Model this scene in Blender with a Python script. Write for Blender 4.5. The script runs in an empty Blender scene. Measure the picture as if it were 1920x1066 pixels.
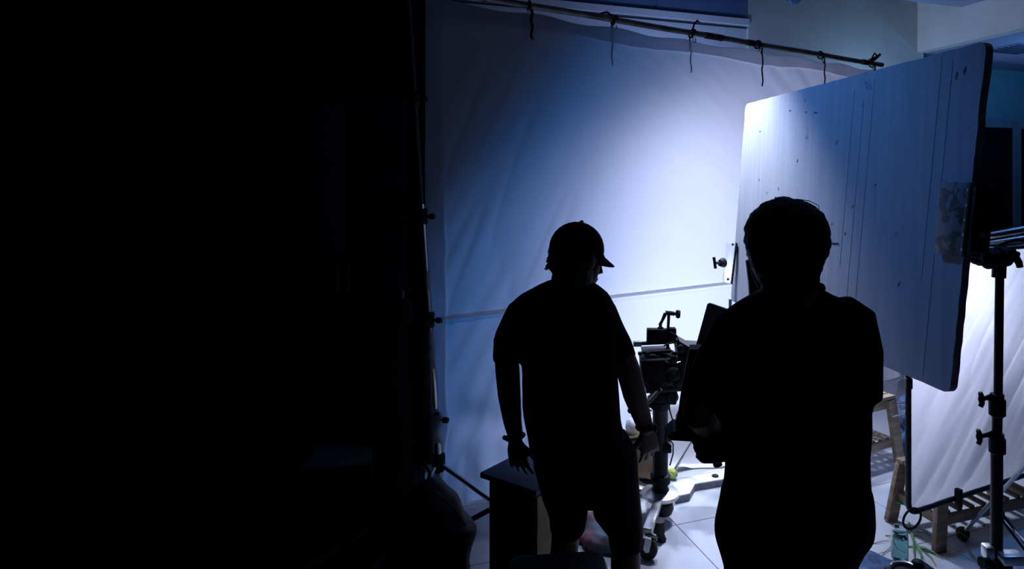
import bpy, bmesh, math, random
from mathutils import Vector, Matrix, noise
random.seed(7)
scene = bpy.context.scene
COL = scene.collection
PI = math.pi

# ------------------------------------------------------------------ camera
FPX, CX, CY, CAMH = 1250.0, 1120.0, 341.0, 1.85
cam_data = bpy.data.cameras.new('camera')
cam_data.sensor_width = 36.0
cam_data.lens = FPX / 1920.0 * 36.0
cam_data.shift_x = -(CX - 960.0) / 1920.0
cam_data.shift_y = -(533.0 - CY) / 1920.0
cam_data.clip_start = 0.05
cam = bpy.data.objects.new('camera', cam_data)
COL.objects.link(cam)
cam.location = (0, 0, CAMH)
cam.rotation_euler = (PI / 2, 0, 0)
scene.camera = cam

# ------------------------------------------------------------------ view / world / lights
scene.view_settings.view_transform = 'Standard'
scene.view_settings.look = 'None'
scene.view_settings.gamma = 1.0
scene.view_settings.use_curve_mapping = False
scene.view_settings.exposure = 0.0
world = bpy.data.worlds.new('world')
scene.world = world
world.use_nodes = True
world.node_tree.nodes['Background'].inputs[0].default_value = (0.0004, 0.0008, 0.0025, 1)
world.node_tree.nodes['Background'].inputs[1].default_value = 1.0


def lamp(name, kind, loc, aim, color, power, **kw):
    d = bpy.data.lights.new(name, kind)
    d.color = color
    d.energy = power
    for k, v in kw.items():
        setattr(d, k, v)
    o = bpy.data.objects.new(name, d)
    COL.objects.link(o)
    o.location = loc
    o.rotation_euler = (Vector(aim) - Vector(loc)).to_track_quat('-Z', 'Y').to_euler()
    return o


# the line the big cloth hangs on (its left end, direction, normal to the camera side)
SA = Vector((-1.0, 3.8, 0))
SD = Vector((1.466, 1.0, 0)).normalized()
SN = Vector((SD.y, -SD.x, 0))


def cl(s, z, off=0.0):
    return SA + SD * s + SN * off + Vector((0, 0, z))


def cdir(s, n, z):
    return SD * s + SN * n + Vector((0, 0, z))


# hot lavender-white lamp behind the big cloth, its cone cutting off the upper left
L1 = cl(1.983, .606, -1.796)
lamp('key_lamp', 'SPOT', L1, L1 + cdir(.632, .72, -.287), (0.73, 0.755, 1.0), 236,
     spot_size=math.radians(179), spot_blend=0.544, shadow_soft_size=0.1)
L1b = cl(1.889, 2.155, -1.058)  # second light added to even out the glow on the cloth
lamp('upper_key_fill', 'SPOT', L1b, L1b + cdir(.347, .481, -.805), (0.73, 0.755, 1.0), 42,
     spot_size=math.radians(179), spot_blend=0.693, shadow_soft_size=0.1)
# unseen blue light added behind the cloth to tint its darker areas
L2 = cl(1.8, 0.82, -2.15)
lamp('blue_tint_fill', 'SPOT', L2, L2 + cdir(.566, .70, -.437), (0.03, 0.30, 1.0), 104,
     spot_size=math.radians(179), spot_blend=0.17, shadow_soft_size=0.15)
# lamp behind the foam board, aimed at the far side of the small silk
L3 = Vector((1.338, 3.695, 1.5))
lamp('silk_lamp', 'SPOT', L3, L3 + Vector((.094, -.625, .1)), (0.72, 0.76, 1.0), 60,
     spot_size=math.radians(179), spot_blend=0.55, shadow_soft_size=0.08)
# added overhead spot without a fixture, brightening the left end of the board
lamp('board_fill', 'SPOT', (.42, 4.02, 3.0), (.88, 3.92, 1.8), (0.70, 0.77, 1.0), 330,
     spot_size=math.radians(76), spot_blend=1.0, shadow_soft_size=0.05)
# unseen spot added to brighten the floor in the centre
lamp('floor_fill', 'SPOT', (1.15, 4.85, 2.0), (0.6, 3.55, 0), (0.70, 0.77, 1.0), 290,
     spot_size=math.radians(46), spot_blend=0.8, shadow_soft_size=0.12)
# unseen spot added behind the board to brighten the floor by the benches
lamp('bench_fill', 'SPOT', (1.3, 4.7, 2.1), (1.68, 4.0, 0), (0.64, 0.74, 1.0), 200,
     spot_size=math.radians(50), spot_blend=0.9, shadow_soft_size=0.1)
# two blue spots out of view, added to tint the board and right floor
lamp('board_blue_fill', 'SPOT', (-.2, 3.9, 3.6), (1.02, 3.1, 2.3), (0.08, 0.34, 1.0), 145,
     spot_size=math.radians(44), spot_blend=1.0, shadow_soft_size=0.1)
lamp('floor_blue_fill', 'SPOT', (2.7, 3.0, 3.7), (1.95, 2.95, 0), (0.10, 0.36, 1.0), 110,
     spot_size=math.radians(62), spot_blend=1.0, shadow_soft_size=0.1)
# added bluish area lights without fixtures, brightening the upper walls and the corridor
lamp('wall_fill', 'AREA', (3.35, 7.5, 2.6), (3.3, 8.1, 3.3), (0.34, 0.6, 1.0), 6.5,
     shape='DISK', size=0.3)
lamp('upper_wall_fill', 'AREA', (1.0, 6.35, 2.6), (1.0, 7.2, 3.7), (0.33, 0.5, 1.0), 9,
     shape='DISK', size=0.3)
lamp('corridor_fill', 'AREA', (5.6, 7.4, 2.75), (5.8, 8.0, 4.0), (0.14, 0.42, 1.0), 13,
     shape='DISK', size=0.4)


# ------------------------------------------------------------------ helpers
def P(px, py, Y):
    return Vector(((px - CX) * Y / FPX, Y, CAMH - (py - CY) * Y / FPX))


def FL(px, py, z=0.0):
    Y = (CAMH - z) * FPX / (py - CY)
    return Vector(((px - CX) * Y / FPX, Y, z))


RU = Vector((0.938, 0.347, 0)).normalized()      # room axes (the room stands askew to the camera)
RV = Vector((-RU.y, RU.x, 0))


def R(u, v, z=0.0):
    return RU * u + RV * v + Vector((0, 0, z))


MATS = {}


def mat(name, col, rough=0.6, metal=0.0, var=0.12, scale=8.0, bump=0.0, bscale=60.0, col2=None, stretch=(1, 1, 1),
        spec=0.5, sheen=0.0):
    if name in MATS:
        return MATS[name]
    m = bpy.data.materials.new(name)
    m.use_nodes = True
    nt = m.node_tree
    b = nt.nodes['Principled BSDF']
    b.inputs['Roughness'].default_value = rough
    b.inputs['Metallic'].default_value = metal
    b.inputs['Specular IOR Level'].default_value = spec
    tc = nt.nodes.new('ShaderNodeTexCoord')
    mp = nt.nodes.new('ShaderNodeMapping')
    mp.inputs['Scale'].default_value = stretch
    nt.links.new(tc.outputs['Object'], mp.inputs[0])
    n = nt.nodes.new('ShaderNodeTexNoise')
    n.inputs['Scale'].default_value = scale
    n.inputs['Detail'].default_value = 6
    nt.links.new(mp.outputs[0], n.inputs['Vector'])
    cr = nt.nodes.new('ShaderNodeValToRGB')
    c2 = col2 or tuple(c * (1 - var) for c in col)
    c1 = tuple(min(1, c * (1 + var * 0.5)) for c in col)
    cr.color_ramp.elements[0].position = 0.35
    cr.color_ramp.elements[1].position = 0.65
    cr.color_ramp.elements[0].color = (*c2, 1)
    cr.color_ramp.elements[1].color = (*c1, 1)
    nt.links.new(n.outputs['Fac'], cr.inputs[0])
    nt.links.new(cr.outputs[0], b.inputs['Base Color'])
    if bump:
        n2 = nt.nodes.new('ShaderNodeTexNoise')
        n2.inputs['Scale'].default_value = bscale
        n2.inputs['Detail'].default_value = 4
        nt.links.new(mp.outputs[0], n2.inputs['Vector'])
        bp = nt.nodes.new('ShaderNodeBump')
        bp.inputs['Strength'].default_value = bump
        bp.inputs['Distance'].default_value = 0.01
        nt.links.new(n2.outputs['Fac'], bp.inputs['Height'])
        nt.links.new(bp.outputs[0], b.inputs['Normal'])
    MATS[name] = m
    return m


def cloth_mat(name, col, trans=0.6, scale=400.0):
    m = bpy.data.materials.new(name)
    m.use_nodes = True
    nt = m.node_tree
    nt.nodes.remove(nt.nodes['Principled BSDF'])
    out = nt.nodes['Material Output']
    d = nt.nodes.new('ShaderNodeBsdfDiffuse')
    t = nt.nodes.new('ShaderNodeBsdfTranslucent')
    mx = nt.nodes.new('ShaderNodeMixShader')
    mx.inputs[0].default_value = trans
    tc = nt.nodes.new('ShaderNodeTexCoord')
    n = nt.nodes.new('ShaderNodeTexNoise')
    n.inputs['Scale'].default_value = 5.0
    n.inputs['Detail'].default_value = 8
    nt.links.new(tc.outputs['Object'], n.inputs['Vector'])
    cr = nt.nodes.new('ShaderNodeValToRGB')
    cr.color_ramp.elements[0].color = (*(c * 0.95 for c in col), 1)
    cr.color_ramp.elements[1].color = (*col, 1)
    nt.links.new(n.outputs['Fac'], cr.inputs[0])
    nt.links.new(cr.outputs[0], d.inputs['Color'])
    nt.links.new(cr.outputs[0], t.inputs['Color'])
    nt.links.new(d.outputs[0], mx.inputs[1])
    nt.links.new(t.outputs[0], mx.inputs[2])
    nt.links.new(mx.outputs[0], out.inputs[0])
    return m


class MB:
    """collects shapes; build() links them as one mesh object"""

    def __init__(self):
        self.v = []
        self.f = []

    def add(self, vs, fs):
        o = len(self.v)
        self.v += [Vector(p) for p in vs]
        self.f += [tuple(i + o for i in q) for q in fs]
        return self

    def box(self, c, size, rot=None, bev=0.0):
        bm = bmesh.new()
        bmesh.ops.create_cube(bm, size=1.0)
        bmesh.ops.scale(bm, vec=Vector(size), verts=bm.verts)
        if bev > 0:
            bmesh.ops.bevel(bm, geom=list(bm.edges), offset=bev, segments=2, affect='EDGES', profile=0.5)
        M = Matrix.Translation(Vector(c)) @ (rot.to_4x4() if rot is not None else Matrix.Identity(4))
        bmesh.ops.transform(bm, matrix=M, verts=bm.verts)
        bm.verts.index_update()
        self.add([v.co.copy() for v in bm.verts], [[v.index for v in f.verts] for f in bm.faces])
        bm.free()
        return self

    def hexa(self, p8):
        """8 corners: bottom 4 loop, top 4 loop"""
        return self.add(p8, [(3, 2, 1, 0), (4, 5, 6, 7), (0, 1, 5, 4), (1, 2, 6, 5), (2, 3, 7, 6), (3, 0, 4, 7)])

    def bar(self, a, b, w, h, up=Vector((0, 0, 1)), bev=0.0):
        a = Vector(a); b = Vector(b)
        d = (b - a)
        x = d.normalized()
        y = up.cross(x)
        if y.length < 1e-4:
            y = Vector((1, 0, 0)).cross(x)
        y.normalize()
        z = x.cross(y)
        rot = Matrix((x, y, z)).transposed()
        return self.box((a + b) / 2, (d.length, w, h), rot, bev)

    def rings(self, rings, cap=True, closed=False):
        n = len(rings[0])
        vs = [p for r in rings for p in r]
        fs = []
        m = len(rings)
        for i in range(m if closed else m - 1):
            for j in range(n):
                a = i * n + j
                b = i * n + (j + 1) % n
                i2 = (i + 1) % m
                fs.append((a, b, i2 * n + (j + 1) % n, i2 * n + j))
        if cap and not closed:
            fs.append(tuple(range(n - 1, -1, -1)))
            fs.append(tuple((m - 1) * n + j for j in range(n)))
        return self.add(vs, fs)

    def tube(self, pts, r, seg=10, closed=False, flat=1.0):
        pts = [Vector(p) for p in pts]
        n = len(pts)
        rs = r if isinstance(r, (list, tuple)) else [r] * n
        rings = []
        prev = None
        for i, p in enumerate(pts):
            if closed:
                t = pts[(i + 1) % n] - pts[i - 1]
            else:
                t = pts[min(i + 1, n - 1)] - pts[max(i - 1, 0)]
            t.normalize()
            if prev is None:
                a = Vector((0, 0, 1)) if abs(t.z) < 0.9 else Vector((0, 1, 0))
                x = (a - t * a.dot(t)).normalized()
            else:
                x = (prev - t * prev.dot(t))
                x = x.normalized() if x.length > 1e-6 else prev
            prev = x
            y = t.cross(x)
            rings.append([p + (x * math.cos(2 * PI * k / seg) + y * math.sin(2 * PI * k / seg) * flat) * rs[i]
                          for k in range(seg)])
        return self.rings(rings, True, closed)

    def lathe(self, c, prof, axis=Vector((0, 0, 1)), seg=16):
        """prof: (radius, height) pairs along axis from c"""
        c = Vector(c)
        ax = Vector(axis).normalized()
        a = Vector((1, 0, 0)) if abs(ax.x) < 0.9 else Vector((0, 1, 0))
        x = (a - ax * a.dot(ax)).normalized()
        y = ax.cross(x)
        rings = [[c + ax * h + (x * math.cos(2 * PI * k / seg) + y * math.sin(2 * PI * k / seg)) * max(r, 1e-4)
                  for k in range(seg)] for r, h in prof]
        return self.rings(rings)

    def ball(self, c, r, seg=14):
        rr = r if hasattr(r, '__len__') else (r, r, r)
        c = Vector(c)
        m = seg // 2 + 1
        rings = []
        for i in range(m):
            th = PI * (i + 0.02) / (m - 1 + 0.04)
            rings.append([c + Vector((rr[0] * math.sin(th) * math.cos(2 * PI * k / seg),
                                      rr[1] * math.sin(th) * math.sin(2 * PI * k / seg),
                                      -rr[2] * math.cos(th))) for k in range(seg)])
        return self.rings(rings)

    def prism(self, poly, d):
        """poly: 3-D loop, extruded by vector d"""
        poly = [Vector(p) for p in poly]
        n = len(poly)
        d = Vector(d)
        vs = poly + [p + d for p in poly]
        fs = [tuple(range(n - 1, -1, -1)), tuple(range(n, 2 * n))]
        fs += [(i, (i + 1) % n, n + (i + 1) % n, n + i) for i in range(n)]
        return self.add(vs, fs)

    def mesh(self, name, smooth=False):
        me = bpy.data.meshes.new(name)
        me.from_pydata([tuple(v) for v in self.v], [], self.f)
        bm = bmesh.new()
        bm.from_mesh(me)
        bmesh.ops.recalc_face_normals(bm, faces=bm.faces)
        if smooth:
            for e in bm.edges:
                e.smooth = not (len(e.link_faces) == 2 and e.calc_face_angle(0) > math.radians(38))
            for f in bm.faces:
                f.smooth = True
        bm.to_mesh(me)
        bm.free()
        return me

    def build(self, name, material, parent=None, smooth=True):
        me = self.mesh(name, smooth)
        me.materials.append(material)
        o = bpy.data.objects.new(name, me)
        COL.objects.link(o)
        if parent is not None:
            attach(o, parent)
        return o


def attach(o, parent):
    """parent whose world transform is a pure translation (or chain of them)"""
    o.parent = parent
    o.matrix_parent_inverse = Matrix.Translation(-world_loc(parent))


def world_loc(o):
    p = Vector(o.location)
    if o.parent is not None:
        p = p + world_loc(o.parent) + o.matrix_parent_inverse.translation
    return p


def tag(o, label=None, cat=None, group=None, kind=None):
    if label: o['label'] = label
    if cat: o['category'] = cat
    if group: o['group'] = group
    if kind: o['kind'] = kind
    return o


def thing(name, loc, label, cat, group=None):
    o = bpy.data.objects.new(name, None)
    COL.objects.link(o)
    o.empty_display_size = 0.1
    o.location = loc
    return tag(o, label, cat, group)


def remesh(mb, name, material, parent=None, voxel=0.01, smooth=4, disp=None):
    """union of overlapping closed shapes -> one continuous smooth skin"""
    me = mb.mesh(name + '_raw')
    o = bpy.data.objects.new(name + '_raw', me)
    COL.objects.link(o)
    md = o.modifiers.new('r', 'REMESH'); md.mode = 'VOXEL'; md.voxel_size = voxel
    if smooth:
        s = o.modifiers.new('s', 'SMOOTH'); s.iterations = smooth; s.factor = 0.5
    dg = bpy.context.evaluated_depsgraph_get()
    dg.update()
    out = bpy.data.meshes.new_from_object(o.evaluated_get(dg))
    bpy.data.objects.remove(o)
    bpy.data.meshes.remove(me)
    out.name = name
    if disp:
        ns = [v.normal.copy() for v in out.vertices]
        for v, n in zip(out.vertices, ns):
            v.co = v.co + n * disp(v.co)
    for p in out.polygons:
        p.use_smooth = True
    out.materials.clear()
    out.materials.append(material)
    ob = bpy.data.objects.new(name, out)
    COL.objects.link(ob)
    if parent is not None:
        attach(ob, parent)
    return ob


def V(*a):
    return Vector(a)


# ------------------------------------------------------------------ materials
M_tile = mat('polished_white_tile', (0.50, 0.52, 0.56), 0.12, var=0.05, scale=3)
M_grout = mat('grey_grout', (0.28, 0.28, 0.3), 0.9)
M_wall = mat('cream_wall_paint', (0.5, 0.53, 0.52), 0.85, var=0.05, scale=4, bump=0.05)
M_ceil = mat('white_ceiling_paint', (0.22, 0.28, 0.40), 0.9, var=0.04, scale=3)
M_teal = mat('teal_wall_paint', (0.16, 0.42, 0.5), 0.85, var=0.08, scale=4)
M_darkwall = mat('dark_wall_paint', (0.018, 0.02, 0.028), 0.9, var=0.2, scale=3)
M_trim = mat('white_trim_paint', (0.6, 0.62, 0.68), 0.5, var=0.05)
M_glassdark = mat('dark_window_glass', (0.01, 0.012, 0.02), 0.05, var=0.1)
M_bluepanel = mat('blue_panel', (0.10, 0.17, 0.32), 0.5, var=0.1, scale=3)
M_black = mat('black_plastic', (0.008, 0.008, 0.010), 0.65, var=0.3, scale=30, spec=0.2)
M_rubber = mat('black_rubber', (0.015, 0.015, 0.016), 0.8, var=0.3, scale=30)
M_blackmetal = mat('black_painted_metal', (0.010, 0.010, 0.012), 0.5, metal=0.0, var=0.3, scale=30, spec=0.35)
M_steel = mat('brushed_steel', (0.55, 0.56, 0.58), 0.25, metal=1.0, var=0.15, scale=40)
M_chrome = mat('chrome', (0.8, 0.8, 0.82), 0.32, metal=1.0, var=0.05, scale=40)
M_alu = mat('satin_aluminium', (0.6, 0.61, 0.63), 0.35, metal=0.9, var=0.1, scale=30)
M_wood = mat('pine_wood', (0.36, 0.27, 0.19), 0.6, var=0.3, scale=6, stretch=(1, 1, 6), bump=0.1)
M_ply = mat('plywood', (0.36, 0.25, 0.14), 0.7, var=0.35, scale=10, bump=0.1)
M_card = mat('cardboard', (0.36, 0.24, 0.15), 0.9, var=0.2, scale=12)
M_blackcloth = mat('black_cotton', (0.006, 0.006, 0.008), 0.95, var=0.3, scale=40, spec=0.1)
M_darkfabric = mat('black_nylon', (0.012, 0.013, 0.017), 0.7, var=0.3, scale=30, bump=0.2, spec=0.3)
M_skin = mat('skin', (0.11, 0.06, 0.04), 0.6, var=0.15, scale=30, spec=0.3)
M_hair = mat('black_hair', (0.006, 0.006, 0.007), 0.6, var=0.3, scale=60, spec=0.2)
M_shorts = mat('charcoal_shorts_cloth', (0.018, 0.018, 0.021), 0.95, var=0.3, scale=60, spec=0.1)
M_silk = cloth_mat('white_diffusion_cloth', (0.60, 0.615, 0.65), 0.9)
M_silk2 = cloth_mat('white_silk_fabric', (0.60, 0.615, 0.65), 0.75)

# ================================================================== SETTING
floor_mb = MB()
UR0, UR1, VR0, VR1 = -4.3, 9.6, -0.9, 7.25
floor_mb.prism([R(UR0, VR0, -0.1), R(UR1, VR0, -0.1), R(UR1, VR1, -0.1), R(UR0, VR1, -0.1)], (0, 0, 0.096))
floor = floor_mb.build('floor', M_grout, None, False)
tag(floor, 'white polished tile floor of the studio', kind='structure')
TS = 0.6
tb = MB(); tb.box((0, 0, -0.004), (TS - 0.004, TS - 0.004, 0.008), None, 0.0015)
tile_me = tb.mesh('tile'); tile_me.materials.append(M_tile)
tile_rot = Matrix((RU, RV, V(0, 0, 1))).transposed().to_euler()
u0, v0 = 1.649 + TS / 2, 3.229 + TS / 2
for i in range(-10, 13):
    for j in range(-7, 7):
        uu, vv = u0 + i * TS, v0 + j * TS
        if not (UR0 + .3 < uu < UR1 - .3 and VR0 + .3 < vv < VR1 - .3):
            continue
        c = R(uu, vv, 0)
        if c.y < 0.3 or (c.x / c.y < -1.0 or c.x / c.y > 0.9):
            continue
        t = bpy.data.objects.new('tile', tile_me)
        COL.objects.link(t)
        t.parent = floor
        t.location = c
        t.rotation_euler = tile_rot


def wall(name, a, b, z0, z1, th, m, side=None):
    """vertical slab along room points a->b (u,v), thickness th to the outside"""
    A = R(*a); B = R(*b)
    d = (B - A).normalized()
    n = V(d.y, -d.x, 0) * th
    o = MB().prism([A + V(0, 0, z0), B + V(0, 0, z0), B + V(0, 0, z1), A + V(0, 0, z1)], n).build(name, m, None, False)
    o['kind'] = 'structure'
    return o


UC = 6.72      # room corner u; back wall v = 6.5
UE = None
# where the protruding back wall begins (vertical edge at px 1403)
k = (1403 - CX) / FPX
# v = (-.347k+.938) Y = 6.5
Ye = 6.5 / (RV.x * k + RV.y)
UE = RU.x * k * Ye + RU.y * Ye
wall('wall_back', (UC, 6.5), (UE, 6.5), 3.2, 5.2, 0.25, M_wall)
wall('wall_back_absorber', (UC, 6.5), (UE, 6.5), 0, 3.2, 0.25, M_darkwall)  # hidden lower wall, made dark to stop light bouncing onto the cloth
wall('wall_back_left', (UE, 6.53), (-4.2, 6.53), 3.1, 5.2, 0.2, M_trim)
wall('wall_back_lower', (UE, 6.53), (-4.2, 6.53), 0, 3.1, 0.2, M_darkwall)  # unseen behind the cloth, made dark to swallow bounced light
wl = wall('wall_left', (-4.2, 6.72), (-4.2, -0.9), 0, 5.2, 0.2, M_darkwall)
# bulkhead above the corridor on the right
wall('wall_bulkhead', (UC, 6.5), (UC, 2.0), 3.49, 5.2, -0.15, M_wall)
wall('wall_right_far', (9.5, 7.1), (UC - 0.2, 7.1), 0, 3.49, 0.2, M_teal)
wall('wall_corridor_return', (UC, 7.1), (UC, 6.5), 0, 3.49, -0.1, M_wall)
o = MB().prism([R(UC + .15, 2.0, 3.49), R(9.6, 2.0, 3.49), R(9.6, 7.1, 3.49), R(UC + .15, 7.1, 3.49)], (0, 0, 0.12)).build('ceiling_corridor', M_ceil, None, False)
o['kind'] = 'structure'
o = MB().prism([R(-4.2, -0.9, 3.9), R(UC, -0.9, 3.9), R(UC, 5.86, 3.9), R(-4.2, 5.86, 3.9)], (0, 0, 0.2)).build('ceiling', M_ceil, None, False)
o['kind'] = 'structure'

# dark blue upper windows with white sill over the far wall
win = bpy.data.objects.new('window_1', None); COL.objects.link(win)
win['kind'] = 'structure'


def wall_pt(px, py, v):
    k = (px - CX) / FPX
    Y = v / (RV.x * k + RV.y)
    return P(px, py, Y)


VW = 6.51
a = wall_pt(1400, 38, VW); b = wall_pt(980, 38, VW)
zb = a.z
win.location = (a.x, a.y, 0)
ua, ub = a.dot(RU), b.dot(RU)
um = wall_pt(1228, 20, VW).dot(RU)
uM2 = um - (ua - um)
for (x0, x1) in ((um + .02, ua - .01), (uM2 + .02, um - .02), (uM2 - 1.1, uM2 - .02)):
    MB().prism([R(x0, VW, zb + .01), R(x1, VW, zb + .01), R(x1, VW, 5.0), R(x0, VW, 5.0)], -RV * 0.02).build('pane', M_bluepanel, win, False)
for x in (um, uM2):
    MB().prism([R(x - .02, VW, zb), R(x + .02, VW, zb), R(x + .02, VW, 5.0), R(x - .02, VW, 5.0)], -RV * 0.012).build('mullion', M_bluepanel, win, False)
MB().prism([R(uM2 - 1.2, VW, zb - .07), R(ua, VW, zb - .07), R(ua, VW, zb), R(uM2 - 1.2, VW, zb)], -RV * 0.06).build('sill', M_trim, win, False)
MB().prism([R(uM2 - 1.2, VW, zb - .1), R(ua, VW, zb - .1), R(ua, VW, zb - .085), R(uM2 - 1.2, VW, zb - .085)], -RV * 0.01).build('dark_strip', M_glassdark, win, False)  # thin dark strip below the sill

# glazed door in the far right corridor wall
dr = bpy.data.objects.new('door_1', None); COL.objects.link(dr); dr['kind'] = 'structure'
VD = 7.09


def far_u(px):
    return wall_pt(px, 300, VD).dot(RU)


zt = wall_pt(1880, 240, VD).z
dr.location = R(far_u(1860), VD, 0)
uA, uB, uC2 = far_u(1800), far_u(1897), far_u(1909)
for (x0, x1) in ((uA, uB), (uC2, uC2 + 0.9)):
    MB().prism([R(x0, VD, 0.02), R(x1, VD, 0.02), R(x1, VD, zt), R(x0, VD, zt)], -RV * 0.015).build('pane', M_glassdark, dr, False)
M_frame = mat('blue_grey_door_frame', (0.2, 0.33, 0.42), 0.5)
for (x0, x1) in ((uB, uC2), (uA - .1, uA)):
    MB().prism([R(x0, VD, 0), R(x1, VD, 0), R(x1, VD, zt), R(x0, VD, zt)], -RV * 0.05).build('jamb', M_frame, dr, False)
MB().prism([R(uA - .1, VD, zt), R(uC2 + .9, VD, zt), R(uC2 + .9, VD, zt + .13), R(uA - .1, VD, zt + .13)], -RV * 0.05).build('lintel', M_frame, dr, False)

# ceiling vent and wall disc
vc = P(1908, 104, 8.2); vc.z = 3.485
vt = thing('ceiling_vent', vc, 'dark square air vent in the lowered ceiling at the right edge', 'vent')
MB().box(vc, (0.62, 0.5, 0.012), Matrix((RU, RV, V(0, 0, 1))).transposed(), .003).build('vent_frame', M_bluepanel, vt)
for q in range(6):
    MB().box(vc + RV * (-.2 + q * .08) + V(0, 0, -.01), (0.54, 0.03, 0.008), Matrix((RU, RV, V(0, 0, 1))).transposed()).build('vent_blade', M_darkwall, vt)
dc = wall_pt(1487, -4, 6.48)
dk = thing('wall_disc', dc, 'round blue disc high on the cream wall above the cloth', 'roundel')  # plain round disc, purpose unknown
MB().lathe(dc, [(0.085, -.005), (0.09, .02), (0.08, .04), (0.05, .05), (0.0, .052)], -RV, 24).build('rim', M_bluepanel, dk)
MB().lathe(dc - RV * .05, [(0.045, 0), (0.04, .008), (0.0, .012)], -RV, 20).build('centre_cap', mat('blue_plastic', (.05, .1, .22), .5), dk)

# ================================================================== BIG CLOTH AND ITS STAND
RAILZ = 2.955


def cloth_s(px):
    k = (px - CX) / FPX
    return (k * SA.y - SA.x) / (SD.x - k * SD.y)


S0, S1 = 0.02, 4.62


def aniso(s, z, ang, fl, fs, seed):
    c, q = math.cos(ang), math.sin(ang)
    return noise.noise(V((s * c + z * q) * fl, (-s * q + z * c) * fs, seed))


def ridge(x):
    return (1 - abs(x)) ** 3


def wrinkle(s, z):
    top = RAILZ - z
    w = 0.04 * noise.noise(V(s * .7, z * .6, 3.1))
    # tension folds running down to the right from the ties
    a1 = math.exp(-top * 1.3)
    w += 0.010 * a1 * aniso(s, z, math.radians(-35), .8, 9, 1.7) + 0.003 * a1 * aniso(s, z, math.radians(-50), .8, 16, 5.2)
    # fan of folds at the left border
    a2 = math.exp(-((s - .2) / .75) ** 2) * (1 - math.exp(-top * 1.2))
    w += a2 * (0.020 * ridge(aniso(s, z, math.radians(68), .7, 7, 8.8)) + 0.010 * aniso(s, z, math.radians(58), .9, 14, 2.4))
    # crumpled foot of the cloth
    a3 = math.exp(-(z / .5) ** 2)
    w += a3 * (0.05 * noise.noise(V(s * 4, z * 2.2, 9.9)) + 0.025 * noise.noise(V(s * 10, z * 6, 4.4)))
    if s < 1.5:
        w += 0.05 * math.exp(-((z - .42 - .05 * math.sin(s * 7)) / .1) ** 2) * (1 - s / 1.5)
    w += 0.0012 * aniso(s, z, math.radians(-20), 1.0, 8, 6.1) + 0.0003 * noise.noise(V(s * 25, z * 25, 1.3))
    # horizontal seam
    w += -0.010 * math.exp(-((z - SEAMZ) / .008) ** 2)
    return w


SEAMZ = CAMH - (597 - CY) * 3.85 / FPX
cth = thing('diffusion_cloth', cl(2.3, 0), 'huge glowing white cloth hung from a pipe behind the crew', 'cloth')
mb = MB()
NS, NZ = 260, 170
for j in range(NZ + 1):
    z = 0.012 + (RAILZ - 0.045 - 0.012) * j / NZ
    for i in range(NS + 1):
        s = S0 + (S1 - S0) * i / NS
        sag = 0.02 * (math.sin((s - .3) * 2 * PI / .62) * .5 + .5) * (j / NZ) ** 12
        off = wrinkle(s, z)
        if z < .35:
            off += (0.35 - z) ** 2 * 1.0
        mb.v.append(cl(s, z - sag, off * 1.0))
for j in range(NZ):
    for i in range(NS):
        a = j * (NS + 1) + i
        mb.f.append((a, a + 1, a + NS + 2, a + NS + 1))
mb.build('sheet', M_silk, cth)
# doubled hems: top header, left border and the seam, a few mm behind the sheet


def hem(fn, n, name):
    h = MB()
    for i in range(n + 1):
        for p in fn(i / n):
            h.v.append(p)
    for i in range(n):
        h.f.append((2 * i, 2 * i + 1, 2 * i + 3, 2 * i + 2))
    return h.build(name, M_silk, cth)


def top_hem(t):
    s = S0 + (S1 - S0) * t
    z0 = RAILZ - .155 - .012 * math.sin(s * 5)
    sag = 0.02 * (math.sin((s - .3) * 2 * PI / .62) * .5 + .5)
    return (cl(s, z0, wrinkle(s, z0) - .008), cl(s, RAILZ - .047 - sag, wrinkle(s, RAILZ - .045) - .008))


def left_hem(t):
    z = .15 + (RAILZ - .25) * t
    return (cl(S0, z, wrinkle(S0, z) - .008), cl(S0 + .12, z, wrinkle(S0 + .12, z) - .008))


def seam_fn(t):
    s = S0 + .1 + (2.9 - S0) * t
    return (cl(s, SEAMZ - .012, wrinkle(s, SEAMZ) - .012), cl(s, SEAMZ + .012, wrinkle(s, SEAMZ) - .012))


hem(top_hem, 200, 'top_hem')
hem(left_hem, 120, 'side_hem')
hem(seam_fn, 120, 'seam')

# the pipe stand
pole_top = P(762, -26, 3.78)
pole_bot = P(826, 940, 3.84); pole_bot.z = 0.02
st = thing('backdrop_stand', V(pole_bot.x, pole_bot.y, 0), 'tall pipe stand with long crossbar carrying the big white cloth', 'stand')
rail_a = cl(-0.25, RAILZ, .012); rail_b = cl(cloth_s(1652), RAILZ, .012)


def lerp(a, b, t):
    return a + (b - a) * t


M_rail = mat('dark_galvanised_pipe', (0.10, 0.10, 0.085), 0.45, metal=0.5, var=0.5, scale=14)
mb = MB()
npt = 24
mb.tube([lerp(rail_a, rail_b, i / npt) + V(0, 0, .002 * math.sin(i * 1.1)) for i in range(npt + 1)], 0.021, 12)
mb.build('crossbar', M_rail, st)
for px in (1328, 1345, 1405, 1620):
    s = cloth_s(px)
    MB().tube([cl(s - .04, RAILZ, .012), cl(s + .04, RAILZ, .012)], .025, 12).build('pipe_coupling', M_black, st)
s = cloth_s(1643)
MB().tube([cl(s - .1, RAILZ + .03, 0), cl(s - .03, RAILZ + .05, 0), cl(s + .06, RAILZ + .1, 0)], [.015, .02, .012], 8).build('end_hook', M_black, st)


def pole(y):
    t = (y + 26) / (940 + 26)
    return lerp(pole_top, pole_bot, t)


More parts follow.
